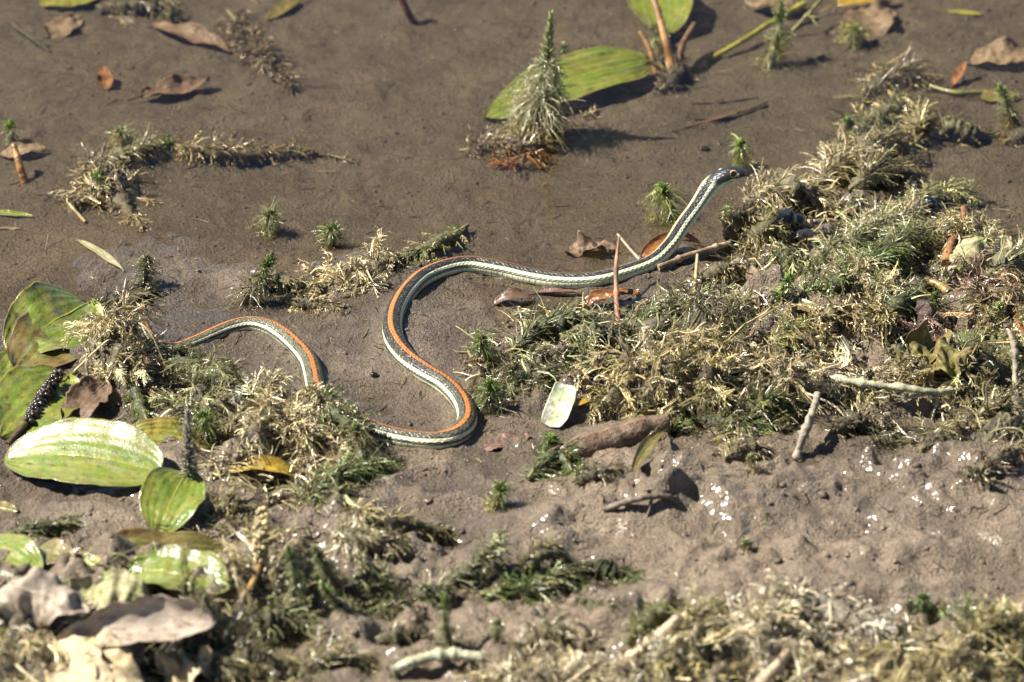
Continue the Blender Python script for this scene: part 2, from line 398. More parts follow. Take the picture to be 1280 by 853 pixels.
def ribbons(buf, pts, dirs, W, C0, C1, rng, tube=False, taper=.85, bulge=0.0):
    n, s1, _ = pts.shape
    t = np.linspace(0, 1, s1)
    W = np.broadcast_to(W, (n,))
    w = W[:, None]*((1-taper*t**1.5)+bulge*np.sin(math.pi*t))[None]*.5
    r = norm(rng.standard_normal((n, 1, 3)))
    a = norm(np.cross(dirs, r))
    C0 = np.broadcast_to(C0, (n, 3)); C1 = np.broadcast_to(C1, (n, 3))
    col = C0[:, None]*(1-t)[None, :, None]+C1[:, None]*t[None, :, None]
    if tube:
        b = np.cross(dirs, a)
        V = np.stack([pts+w[..., None]*(math.cos(k)*a+math.sin(k)*b) for k in (0, 2.094, 4.189)], 2); m = 3
    else:
        V = np.stack([pts-a*w[..., None], pts+a*w[..., None]], 2); m = 2
    idx = np.arange(n*s1*m).reshape(n, s1, m)
    if tube:
        F = np.concatenate([np.stack([idx[:, :-1, k], idx[:, :-1, (k+1) % 3], idx[:, 1:, (k+1) % 3], idx[:, 1:, k]], -1).reshape(-1, 4) for k in range(3)])
    else:
        F = np.stack([idx[:, :-1, 0], idx[:, :-1, 1], idx[:, 1:, 1], idx[:, 1:, 0]], -1).reshape(-1, 4)
    buf.add(V.reshape(-1, 3), F, np.repeat(col[:, :, None], m, 2).reshape(-1, 3))
def jit(c, n, rng, amt=.25):
    return np.asarray(c)*np.exp(rng.standard_normal((n, 1))*amt)*np.exp(rng.standard_normal((n, 3))*amt*.3)
def feathers(buf, R, D, L, W, C0, C1, rng, pairs=7, pin=.3, ang=.8, droop=.6, curl=.25, segs=5, ground=True):
    """pinnate leaves: a rib with side threads"""
    pts, dirs = trace(R, D, L, segs, droop, curl, rng, ground)
    ribbons(buf, pts, dirs, W, C0, C1, rng)
    if not pairs: return
    n = len(R); L = np.broadcast_to(L, (n,))
    up = norm(rng.standard_normal((n, 3))*.35+A(0, 0, 1))
    tj = np.linspace(.12, .93, pairs)
    RR, DD, LL, CC = [], [], [], []
    for t in tj:
        f = t*segs; i = min(int(f), segs-1); u = f-i
        p = pts[:, i]*(1-u)+pts[:, i+1]*u; d = dirs[:, i+1]
        side = norm(np.cross(d, up))
        for sg in (-1, 1):
            a = ang*(1+.25*rng.standard_normal((n, 1)))
            RR.append(p); DD.append(d*np.cos(a)+sg*side*np.sin(a)+rng.standard_normal((n, 3))*.15)
            LL.append(L*pin*(math.sin(math.pi*min(1, t*.8+.22))+.15)); CC.append(np.asarray(C0)*(1-t)+np.asarray(C1)*t)
    RR, DD, LL = np.vstack(RR), np.vstack(DD), np.concatenate(LL)
    CC = np.vstack([np.broadcast_to(c, (n, 3)) for c in CC])
    pp, dd = trace(RR, DD, LL, 2, droop*.5, curl*.8, rng, ground)
    ribbons(buf, pp, dd, np.tile(np.broadcast_to(W, (n,)), 2*pairs)*.75, CC, CC*1.1, rng, taper=.7)
def tube(buf, pts, rad, col, sides=7, rough=0.0, rng=RNG, caps=True):
    pts = np.asarray(pts, float); n = len(pts)
    T = norm(np.gradient(pts, axis=0)); ref = A(.3, .2, .93) if abs(T[:, 2]).mean() < .8 else A(1, .1, 0)
    a = norm(np.cross(T, ref)); b = np.cross(T, a)
    rad = np.broadcast_to(rad, (n,)); k = np.linspace(0, 2*math.pi, sides, endpoint=False)
    rr = rad[:, None]*(1+rough*rng.standard_normal((n, sides)))
    V = pts[:, None]+rr[..., None]*(np.cos(k)[None, :, None]*a[:, None]+np.sin(k)[None, :, None]*b[:, None])
    idx = np.arange(n*sides).reshape(n, sides)
    F = np.stack([idx[:-1], np.roll(idx[:-1], -1, 1), np.roll(idx[1:], -1, 1), idx[1:]], -1).reshape(-1, 4)
    C = np.repeat(np.broadcast_to(col, (n, 3))[:, None], sides, 1).reshape(-1, 3)
    base = buf.n
    buf.add(V.reshape(-1, 3), F, C)
    if caps:
        for row, cidx in ((idx[0][::-1], 0), (idx[-1], n-1)):
            c = V.reshape(-1, 3)[row].mean(0)[None]
            vv = np.vstack([V.reshape(-1, 3)[row], c]); m = sides
            buf.add(vv, np.array([[j, (j+1) % m, m] for j in range(m)]), np.broadcast_to(np.broadcast_to(col, (n, 3))[cidx], (m+1, 3)))

# ------------------------------------------------------------------ the snake
def build_snake():
    n = len(SPINE); K = 68
    T = norm(np.gradient(SPINE, axis=0)); T = norm(np.array([np.convolve(np.pad(T[:, k], 9, 'edge'), np.ones(19)/19, 'valid') for k in range(3)]).T)
    Z = A(0, 0, 1); S = norm(np.cross(T, Z)); Nn = np.cross(S, T)       # T runs head to tail, S is the far/left side of that run
    # roll of the back about the spine (degrees, by control point): + turns the back towards S
    roll = np.radians(np.interp(S_IDX, [0, 4, 7, 9, 14, 16, 18, 20, 22, 25, 27, 31, 33, 36, 39, 43, 49],
                                       [2, 26, 42, 34, 26, 22, 14, 0, -16, -4, 20, 24, 6, 4, 20, 16, 0]))
    cr, sr = np.cos(roll)[:, None], np.sin(roll)[:, None]
    up = Nn*cr+S*sr; side = S*cr-Nn*sr
    mm = S_ARC*1000; mmh = mm/1.22; tail = R_of(S_IDX)*1000
    hw = np.interp(mmh, [0, .3, 1, 2.2, 4, 7, 10.5, 14.5, 18, 23, 30], [.3, 1.3, 2.2, 3.0, 3.7, 4.6, 5.7, 6.4, 6.2, 5.2, 5.0])
    ht = np.interp(mmh, [0, .3, 1, 2.2, 4, 7, 10.5, 14.5, 18, 23, 30], [.2, .9, 1.5, 2.1, 2.75, 3.6, 4.1, 4.4, 4.5, 4.6, 4.8])
    hb = np.interp(mmh, [0, .3, 1, 2.2, 4, 7, 10.5, 14.5, 18, 23, 30], [.2, .8, 1.4, 1.9, 2.4, 3.0, 3.6, 4.1, 4.4, 4.7, 4.8])
    k = np.clip((mmh-23)/9, 0, 1)
    sm = lambda a: np.convolve(np.pad(a, 6, 'edge'), np.ones(13)/13, 'valid')
    hw, ht, hb = (a*np.interp(mm, [0, 20, 36], [1.26, 1.24, 1]) for a in (hw, ht, hb)); hw, ht, hb = (np.where(mm > 2, sm(a*(1-k)+k*tail*f), a*(1-k)+k*tail*f) for a, f in ((hw, 1.0), (ht, .97), (hb, .86)))
    ph = np.linspace(-math.pi, math.pi, K, endpoint=False)
    c, s = np.cos(ph), np.sin(ph)
    head = (1-np.clip((mmh-16)/8, 0, 1))[:, None]
    # superellipse: a flat-topped head, a round body
    e = 1-.16*head
    cx = np.sign(s)[None]*np.abs(s)[None]**e; cz = np.sign(c)[None]*np.abs(c)[None]**e
    X = cx*hw[:, None]; Y = np.where(cz > 0, cz*ht[:, None], cz*hb[:, None])
    deg = np.degrees(np.abs(ph))[None]*np.ones((n, 1)); arc = mm[:, None]*np.ones((1, K))
    # scale rows: diamonds on the back and sides, broad plates on the belly
    row = deg/12.6; su = arc/3.0
    a1, a2 = su+row/2*np.sign(ph)[None], su-row/2*np.sign(ph)[None]
    f1, f2 = np.abs((a1 % 1)-.5)*2, np.abs((a2 % 1)-.5)*2
    edge = np.maximum(f1, f2)                                  # 1 at the rim of a scale
    keel = np.exp(-((((a1 % 1)-(a2 % 1)))/.12)**2)
    relief = np.clip(1-edge, 0, .5)*1.4+.35*keel*(edge < .85)
    belly = deg > 101
    bp = (arc/3.4) % 1
    relief = np.where(belly, np.clip(bp*4, 0, 1)*.7, relief)
    rng = np.random.default_rng(5)
    hp = head > .5
    relief = np.where(hp & ~belly, relief*.45, relief)
    # colours
    bodyf = np.interp(S_IDX, [0, 8, 18, 24, 30, 36, 49], [0, .03, .10, .35, .5, .7, .75])[:, None]      # 0 black in front, 1 olive behind
    black, olive = A(.019, .018, .015), A(.15, .142, .078)
    Cc = black+(olive-black)*bodyf[..., None]*np.ones((n, K, 1))
    scale_id = np.floor(a1)*7.13+np.floor(a2)*3.77
    rnd = (np.sin(scale_id*12.9898)*43758.5453) % 1
    Cc = Cc*(.7+.6*rnd[..., None])
    Cc = Cc + (edge > .86)[..., None]*A(.11, .112, .095)*(.2+.8*(rnd > .6))[..., None]            # pale skin between scales
    chk = ((rnd > .62) & (S_IDX[:, None] > 6) & (((deg > 11) & (deg < 25)) | ((deg > 52) & (deg < 64)) | ((deg > 83) & (deg < 94))))
    Cc = np.where(chk[..., None], A(.010, .009, .008), Cc)
    low = (deg > 84) & (deg <= 101); Cc = np.where((low & ~chk)[..., None], A(.11, .11, .06)*(.75+.5*rnd[..., None]), Cc)
    wob = 1.6*np.sin(arc*2.1)+1.0*np.sin(arc*4.4+1)
    lat = np.abs(deg-72+wob*.4) < 12; Cc = np.where(lat[..., None], A(.74, .73, .50)*(.92+.16*rnd[..., None])*(1-.15*(edge > .9))[..., None], Cc)
    orange = np.interp(S_IDX, [0, 5, 9, 12, 20, 49], [0, .15, .55, 1, 1, 1])[:, None, None]
    dor = deg < 11.3+wob*.35; oc = A(.72, .62, .34)*(1-orange)+A(.54, .175, .042)*orange
    Cc = np.where(dor[..., None], oc*(.88+.24*rnd[..., None])*(1-.3*(edge > .9))[..., None], Cc)
    vent = A(.66, .68, .46)
    Cc = np.where(belly[..., None], vent*(1-.35*(bp < .10))[..., None]*np.ones((n, K, 1)), Cc)
    # neck: greener sides
    nk = np.clip(1-S_IDX/18, 0, 1)[:, None, None]; Cc = np.where((low | lat)[..., None], Cc*(1-nk*.5)+nk*.5*A(.62, .72, .50), Cc)
    # head: charcoal plates above, pale lips and chin
    arc0 = arc; arc = arc/1.22; hm = np.clip((mmh-17)/4, 0, 1)[:, None, None]
    lipline = np.interp(arc, [0, 3, 7, 12, 17, 22], [92, 99, 105, 107, 100, 88])
    plates = A(.020, .020, .019)*(.7+.7*rnd[..., None])
    hcol = np.where((deg < lipline)[..., None], plates, A(.52, .60, .42)*(1-.5*(((arc*.55) % 1) < .10)[..., None]))
    mouth = np.abs(deg-(lipline+19)) < 2.6
    hcol = np.where((mouth & (arc > .6) & (arc < 14))[..., None], A(.03, .025, .02), hcol)
    hcol = np.where(((arc < 2.2) & (deg > 60) & (deg < 110))[..., None], A(.16, .06, .035), hcol)
    hcol = np.where(((np.abs(arc-5.4) < .45) & (deg > 62) & (deg < 88))[..., None], A(.5, .5, .42), hcol)    # pale bar before the eye
    hcol = np.where(((np.abs(arc-13.0) < .5) & (deg < 6))[..., None], A(.55, .5, .4), hcol)
    Cc = hcol*(1-hm)+Cc*hm; arc = arc0
    # mud smears low on the flanks where the body lies in the mud
    sme = np.clip(samp(NZ['mid'], arc*.0013, deg*.0006)-.6, 0, 1)*np.clip((deg-78)/40, 0, 1)*(S_IDX > 9)[:, None]
    Cc = Cc*(1-.8*sme[..., None])+.8*sme[..., None]*A(.12, .10, .08)
    V = SPINE[:, None]+(X[..., None]*side[:, None]+Y[..., None]*up[:, None])*.001
    V = V + norm(X[..., None]*side[:, None]+Y[..., None]*up[:, None])*(relief[..., None]-.4)*.00012*np.clip(mm/4, .2, 1)[:, None, None]
    idx = np.arange(n*K).reshape(n, K)
    F = np.stack([idx[:-1], idx[1:], np.roll(idx[1:], -1, 1), np.roll(idx[:-1], -1, 1)], -1).reshape(-1, 4)
    V = np.vstack([V.reshape(-1, 3), SPINE[:1]-T[:1]*.0002, SPINE[-1:]+T[-1:]*.0006]); C = np.vstack([Cc.reshape(-1, 3), A([.1, .05, .03], [.3, .1, .03])])
    f3 = np.vstack([np.stack([np.full(K, n*K), idx[0], np.roll(idx[0], -1)], -1), np.stack([np.full(K, n*K+1), np.roll(idx[-1], -1), idx[-1]], -1)])
    base = SPINE[n//2].copy(); base[2] -= R_of(20)
    t = thing('snake', 'slender striped snake with orange back line winding over the mud, head raised', 'snake', base)
    rel = np.concatenate([relief.ravel(), [0, 0]])
    mesh('body', V, [f3, F], C, M_SNAKE, t, attrs={'scale_relief': rel})
    # eyes
    i = int(np.argmin(np.abs(mmh-7.6)))
    for sg in (-1, 1):
        ax = norm(side[i]*sg*.93+up[i]*.30-T[i]*.18)
        cpos = SPINE[i]+(side[i]*sg*hw[i]*.66+up[i]*ht[i]*.30)*.001
        th = np.linspace(0, math.pi, 15); az = np.linspace(0, 2*math.pi, 20, endpoint=False)
        u = norm(np.cross(ax, T[i])); v = np.cross(ax, u)
        VV = cpos+.0026*(np.cos(th)[:, None, None]*ax+np.sin(th)[:, None, None]*(np.cos(az)[None, :, None]*u+np.sin(az)[None, :, None]*v))
        dg = np.degrees(th)
        cc = np.where((dg < 43)[:, None], A(.004, .004, .004), np.where((dg < 54)[:, None], A(.80, .42, .18), np.where((dg < 75)[:, None], A(.03, .016, .010), A(.02, .02, .018))))
        ii = np.arange(15*20).reshape(15, 20)
        FF = np.stack([ii[:-1], np.roll(ii[:-1], -1, 1), np.roll(ii[1:], -1, 1), ii[1:]], -1).reshape(-1, 4)
        mesh('eye', VV.reshape(-1, 3), FF, np.repeat(cc, 20, 0), M_EYE, t)
build_snake()

# ------------------------------------------------------------------ plant builders
PAL = dict(green=(.125, .185, .042), bright=(.20, .31, .06), soft=(.21, .235, .095), olive=(.20, .19, .085), yellow=(.38, .33, .135), tan=(.42, .345, .17),
           pale=(.54, .47, .28), silt=(.19, .146, .092), dark=(.075, .062, .036), grey=(.36, .335, .27), rust=(.32, .13, .035), ygreen=(.29, .33, .085),
           maroon=(.18, .075, .055), cream=(.60, .52, .35))
def pc(c): return np.array(PAL[c]) if isinstance(c, str) else np.array(c, float)
SEED = [100]
def rng_next(): SEED[0] += 1; return np.random.default_rng(SEED[0])

def whorls(buf, pts, k, leaf_len, flare, C0, C1, rng, pairs, pin, ang, droop, curl, W, jitter=.25, segs=5, up_bias=0.0):
    """leaves in rings along a stem; leaf_len, flare per node"""
    n = len(pts); T = norm(np.gradient(pts, axis=0))
    a = norm(np.cross(T, norm(rng.standard_normal(3))+A(0, 0, .01))); b = np.cross(T, a)
    R, D, L, c0, c1 = [], [], [], [], []
    lock = rng.random((n//5+2, 4))*6.283
    for i in range(n):
        for j in range(k):
            f = 2*math.pi*(j+rng.random()*.7)/k+i*.9 if rng.random() < .3 else lock[i//5, rng.integers(0, 4)]+rng.normal()*.22
            rad = a[i]*math.cos(f)+b[i]*math.sin(f)
            fl = flare[i]*(1+.2*rng.standard_normal())
            R.append(pts[i]); D.append(rad*math.sin(fl)+T[i]*math.cos(fl)+A(0, 0, up_bias)); L.append(leaf_len[i]*(.65+.55*rng.random()))
            m = np.exp(rng.standard_normal()*jitter); sf = rng.random()**3; c0.append((C0[i]*(1-sf)+sf*pc('silt'))*m); c1.append((C1[i]*(1-sf*.7)+sf*.7*pc('silt'))*m)
    feathers(buf, np.array(R), np.array(D), np.array(L), W, np.array(c0), np.array(c1), rng, pairs, pin, ang, droop, curl, segs)

def tuft(px, py, h, r, label, col=('olive', 'green'), bud='bright', lean=(0, 0), group='green water milfoil tips standing in the mud', wid=.55, nod=8, k=7, name='milfoil_tuft', pairs=5, spire=0.0):
    """an upright shoot: a skirt of wet drooping threads under a fresh green tip; h, r in px units"""
    rng = rng_next(); b0 = G(px, py); h *= PX*(.78 if h < 60 else 1); r *= PX*(1.05 if h < 90*PX else 1.0); nod = int(nod*1.25)
    rl = rng.normal(size=2)*(0 if spire else .23); lean = (lean[0]+rl[0], lean[1]+rl[1]); top = b0+A(lean[0]*h, lean[1]*h, h)
    t = thing(name, label, 'water plant', b0, group)
    st = catmull([b0-A(0, 0, .004), b0+(top-b0)*.5+A(rng.normal()*.05*h, rng.normal()*.05*h, 0), top], 24)
    sb = Buf(); tube(sb, st, np.linspace(.0010, .0006, 24), pc('olive')*.8, 6); sb.mesh('stem', M_FOL, t)
    tall = h > 58*PX; top_u = .62 if spire else .92; fb = Buf()
    # clinging threads, thin, of very uneven length
    nh = int(19*nod*(r/PX/24)**.5*(1.6 if tall else 1)); uh = .06+(top_u-.06)*rng.random(nh)**(.9 if tall else .6)
    rt = np.stack([np.interp(uh*23, np.arange(24), st[:, q]) for q in range(3)], 1)
    lk = rng.integers(0, 9, nh); th = (rng.random(9)*6.283)[lk]+rng.normal(0, .22, nh); clus = rng.random(9)[lk]
    el = (.5+.9*rng.random(9))[lk]+rng.normal(0, .14, nh)
    Dh = np.c_[np.cos(th)*np.sin(el), np.sin(th)*np.sin(el), np.cos(el)]
    prof = np.interp(uh/top_u, [0, .35, .7, 1], [1.35, 1.05, .62, .32]) if tall else np.interp(uh, [0, 1], [.9, .85])
    Lh = r*prof*(.35+.85*rng.random(nh))*(.65+.6*clus)
    mh = np.clip(uh/top_u*1.1+rng.normal(0, .25, nh)-.1, 0, 1)[:, None]; sf = (rng.random((nh, 1))**2)*(1-uh[:, None])
    Ch = ((pc(col[0])*(1-mh)+pc(col[1])*mh)*(1-sf)+sf*pc('silt'))*np.exp(rng.standard_normal((nh, 1))*.35)
    pp, dd = trace(rt, Dh, Lh, 5, .9+1.9*rng.random(nh), .32, rng); ribbons(fb, pp, dd, wid*.0008*(.5+.7*rng.random(nh)), Ch, Ch*1.1, rng, taper=.5)
    # feathery whorled leaves
    nw = int(nod*(1.0 if tall else .7)); uw = np.linspace(.1, top_u, nw); pw = np.stack([np.interp(uw*23, np.arange(24), st[:, q]) for q in range(3)], 1)
    lw = r*(np.interp(uw/top_u, [0, .35, .7, 1], [1.2, .95, .6, .4]) if tall else np.interp(uw, [0, .5, 1], [1.0, .95, .6]))
    Cw = pc(col[0])[None]*(1-uw[:, None])+pc(col[1])[None]*uw[:, None]
    whorls(fb, pw, max(5, k-2), lw, np.linspace(1.35, .7, nw), Cw, Cw*1.2, rng, 6, .34, .7, 1.3, .3, wid*.0007, .35)
    fb.mesh('leaf_skirt', M_FOL, t, 'stuff')
    cb = Buf(); cu = np.linspace(0, .5 if spire else .8, 14); cp = np.stack([np.interp(cu*23, np.arange(24), st[:, q]) for q in range(3)], 1)
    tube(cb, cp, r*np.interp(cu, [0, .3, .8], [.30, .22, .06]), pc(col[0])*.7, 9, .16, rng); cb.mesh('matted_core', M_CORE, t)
    bb = Buf(); nb = 5 if not spire else 24
    u2 = np.linspace(.8 if not spire else .36, 1.02, nb); p2 = np.stack([np.interp(np.minimum(u2, 1)*23, np.arange(24), st[:, q]) for q in range(3)], 1)+A(0, 0, 1)*np.maximum(u2-1, 0)[:, None]*h
    bl = max(r*.42, .0038)*np.linspace(1, .55, nb) if not spire else spire*PX*np.linspace(1.5, .8, nb)
    Cb = pc(bud)[None]*np.linspace(.75, 1.05, nb)[:, None]
    T = norm(np.gradient(p2, axis=0)); R, D, L, CC = [], [], [], []
    for i in range(nb):
        for j in range(7 if not spire else 8):
            f = 2*math.pi*(j+.3*rng.random())/(7 if not spire else 8)+i*.7; e = np.interp(i, [0, nb-1], [1.15 if not spire else 1.5, .35])*(1+.15*rng.standard_normal())
            R.append(p2[i]); D.append(A(math.cos(f)*math.sin(e), math.sin(f)*math.sin(e), math.cos(e))); L.append(bl[i]*(.8+.4*rng.random())); CC.append(Cb[i]*np.exp(.2*rng.standard_normal()))
    pp, dd = trace(np.array(R), np.array(D), np.array(L), 4, -.4, .08, rng)
    ribbons(bb, pp, dd, .0013, np.array(CC)*.8, np.array(CC)*1.15, rng, tube=True, taper=.75, bulge=.3)
    bb.mesh('leafy_tip', M_FOL, t, 'stuff')
    return t

def sprawl(ctrl, leaf, label, col=('tan', 'olive'), group='limp milfoil stems sprawled over the mud', dens=1.0, k=6, flare=.8, droop=.9, curl=.3, pairs=5, pin=.28, ang=.5, wid=.6, mat=None, name='sprawled_milfoil', tip=None, stemcol='olive', stemr=.0011, cat='water plant', taper=.5, clump=0.0):
    """a stem lying along pixels (px, py, height px) with collapsed feathery leaves"""
    rng = rng_next(); mat = mat or M_FOL; k += 1; dens *= 1.1; leaf *= 1.12; wid *= 1.35
    c = np.array([G(a, b, h) for a, b, h in ctrl]); pth, s = resample(catmull(c, 200), n=80)
    t = thing(name, label, cat, G(ctrl[0][0], ctrl[0][1]), group)
    sb = Buf(); tube(sb, pth+np.array([0, 0, .0008]), np.linspace(stemr, stemr*.55, 80), pc(stemcol), 6, .06, rng); sb.mesh('stem', M_WOOD, t)
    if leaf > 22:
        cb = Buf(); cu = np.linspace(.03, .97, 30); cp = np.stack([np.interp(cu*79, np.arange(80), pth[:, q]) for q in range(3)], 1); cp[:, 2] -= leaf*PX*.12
        tube(cb, cp, leaf*PX*.30*np.sin(np.linspace(.5, 2.75, 30))*(1+.25*samp(NZ['fine'], cu*.1+rng.random(), cu*0)), (pc(col[0])+pc(col[1]))*.17, 10, .14, rng); cb.mesh('matted_core', M_CORE, t)  # core colour darkened, painting shade into the gaps between leaves
    n = max(4, int(s[-1]/.0042*dens)); u = np.linspace(.02, .98, n)
    pts = np.stack([np.interp(u*79, np.arange(80), pth[:, q]) for q in range(3)], 1)
    if clump: pts = pts+rng.standard_normal(pts.shape)*clump*PX*A(1, 1.4, .4); pts[:, 2] = np.maximum(pts[:, 2], H(pts[:, 0], pts[:, 1])+.001)
    ll = leaf*PX*np.interp(u, [0, .15, .7, 1], [.7, 1, 1, taper])
    mixv = np.clip(u+rng.normal(0, .25, n), 0, 1)[:, None]
    C0 = pc(col[0])*(1-mixv)+pc(col[1])*mixv
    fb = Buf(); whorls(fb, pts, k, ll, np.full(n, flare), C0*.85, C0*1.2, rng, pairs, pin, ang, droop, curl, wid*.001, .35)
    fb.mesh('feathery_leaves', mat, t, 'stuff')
    if tip:
        bb = Buf(); R = np.repeat(pth[-1:], 16, 0); th = rng.random(16)*6.28; e = rng.random(16)*1.1
        pp, dd = trace(R, np.c_[np.cos(th)*np.sin(e), np.sin(th)*np.sin(e), np.cos(e)], leaf*PX*.55*(.6+.6*rng.random(16)), 4, 0, .12, rng)
        cc = jit(pc(tip), 16, rng, .2); ribbons(bb, pp, dd, .0012, cc*.8, cc*1.1, rng, True, .75, .3); bb.mesh('fresh_tip', M_FOL, t, 'stuff')
    return t

def tangle(px, py, rx, ry, h, n, label, col=('tan', 'yellow'), group='matted heaps of wilted water weed', wid=.8, curl=.55, mat=None, name='weed_tangle', cat='dead weed', lenf=1.0, ang=None, core='silt', stems=2, fine=.5, coreh=.55):
    """a matted heap of dead stems and threads; rx, ry screen px, h px units"""
    rng = rng_next(); mat = mat or M_DRY; py += h*.3; b0 = G(px, py); h *= 1.75; n = int(n*1.5); wid *= 1.1; curl *= 1.75; lenf *= .5; coreh -= .05
    ax, ay, hh = rx*PX, ry*PX/math.sin(ELEV), h*PX
    t = thing(name, label, cat, b0, group)
    # silty core, its colour darkened to paint in shade between the strands
    m, q = 46, 22; th = np.linspace(0, 2*math.pi, m, endpoint=False); rr = np.linspace(0.02, 1, q)
    lob = 1+.22*np.sin(th*3+rng.random()*6)+.14*np.sin(th*5+rng.random()*6)+.08*np.sin(th*9+rng.random()*6)
    X = b0[0]+ax*.9*rr[:, None]*lob[None]*np.cos(th); Y = b0[1]+ay*.9*rr[:, None]*lob[None]*np.sin(th)
    ph = rng.random(4)*9
    bum = .9+.30*samp(NZ['mid'], X+ph[0], Y+ph[1])+.22*np.abs(samp(NZ['fine'], X*.8+ph[2], Y*.8))
    Zc = H(X, Y)+hh*coreh*(1-rr[:, None]**2)*np.clip(bum, .2, 1.45)-.003*(rr[:, None] > .97)
    V = np.stack([X, Y, Zc], -1).reshape(-1, 3); idx = np.arange(m*q).reshape(q, m)
    F = np.stack([idx[:-1], np.roll(idx[:-1], -1, 1), np.roll(idx[1:], -1, 1), idx[1:]], -1).reshape(-1, 4)
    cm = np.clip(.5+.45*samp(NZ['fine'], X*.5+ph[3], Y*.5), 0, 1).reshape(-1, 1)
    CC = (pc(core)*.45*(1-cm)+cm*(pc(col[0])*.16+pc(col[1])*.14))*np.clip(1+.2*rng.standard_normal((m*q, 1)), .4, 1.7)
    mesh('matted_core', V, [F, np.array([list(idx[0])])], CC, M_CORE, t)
    # threads
    def pts_in(k):
        a = rng.random(k)*2*math.pi; r = np.sqrt(rng.random(k))
        x, y = b0[0]+ax*r*np.cos(a), b0[1]+ay*r*np.sin(a)
        z = H(x, y)+hh*(1-r**2)*(coreh*.8+(1-coreh*.6)*rng.random(k)**1.5)
        return np.c_[x, y, z], a
    per = 9; ng = max(6, int(n*1.5)//16); R, a = pts_in(ng); ok = ~hollow(R[:, 0], R[:, 1]); R = R[ok] if ok.sum() > 5 else R; ng = len(R); n = ng*per
    base = rng.random(ng)*2*math.pi if ang is None else math.radians(ang)+rng.standard_normal(ng)*.45+np.where(rng.random(ng) < .5, 0, math.pi)
    D = np.c_[np.cos(base), np.sin(base), rng.standard_normal(ng)*.4+.25]
    mixv = rng.random((ng, 1)); sf = rng.random((ng, 1))**2
    Cg = ((pc(col[0])*(1-mixv)+pc(col[1])*mixv)*(1-.5*sf)+.5*sf*pc('silt'))*np.exp(rng.standard_normal((ng, 1))*.32)
    fb = Buf(); L = np.minimum((ax+ay)*.55*lenf*2.0, .036)*(.4+.8*rng.random(ng))
    gp, gd = trace(R, D, L, 6, 1.1, curl*1.25, rng)
    ii = np.repeat(np.arange(ng), per); t6 = np.linspace(0, 1, 7)
    off = norm(rng.standard_normal((n, 3)))*(.0004+.0012*rng.random((n, 1)))
    spread = (.3+.75*t6**1.3)[None, :, None]
    wig = np.cumsum(rng.standard_normal((n, 7, 3))*.0005, 1); wig -= wig[:, :1]
    pp = gp[ii]+off[:, None]*spread+wig
    sl = rng.random(n)*.35; pp = pp-(gp[ii][:, 1:2]-gp[ii][:, :1])*sl[:, None, None]
    pp[..., 2] = np.maximum(pp[..., 2], H(pp[..., 0], pp[..., 1])+.0003)
    Cs = Cg[ii]*np.exp(rng.standard_normal((n, 1))*.22)
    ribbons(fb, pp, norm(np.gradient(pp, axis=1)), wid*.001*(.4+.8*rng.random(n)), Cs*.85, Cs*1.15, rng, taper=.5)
    nf = ng*7                                             # curled feathery fronds along the same locks
    ii = rng.integers(0, ng, nf); ss = rng.integers(0, 5, nf)
    Rf = gp[ii, ss]+rng.standard_normal((nf, 3))*.0009; Df = gd[ii, ss]+rng.standard_normal((nf, 3))*.45+A(0, 0, .25)
    C1 = Cg[ii]*np.exp(rng.standard_normal((nf, 1))*.28)
    feathers(fb, Rf, Df, .012*(.6+.7*rng.random(nf)), .00062, C1*.8, C1*1.15, rng, 6, .36, .6, 1.1, .5)
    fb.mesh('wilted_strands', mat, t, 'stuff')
    for k in range(stems):
        a0 = rng.random()*6.28 if ang is None else math.radians(ang)+rng.normal()*.4
        d = A(math.cos(a0)*ax, math.sin(a0)*ay, 0); off = A(rng.normal()*ax*.3, rng.normal()*ay*.3, 0)
        c = [b0+off-d*.8, b0+off-d*.3+A(rng.normal()*.2*ax, 0, 0), b0+off+d*.3, b0+off+d*.85]
        c = np.array(c); c[:, 2] = H(c[:, 0], c[:, 1])+hh*A(.1, .62, .62, .1)*(.7+.4*rng.random(4))
        sb = Buf(); tube(sb, catmull(c, 30), np.linspace(.0009, .0004, 30)*(.7+.5*rng.random()), pc(col[0])*1.05, 6, .1, rng); sb.mesh('bare_stem', M_WOOD, t)
    return t

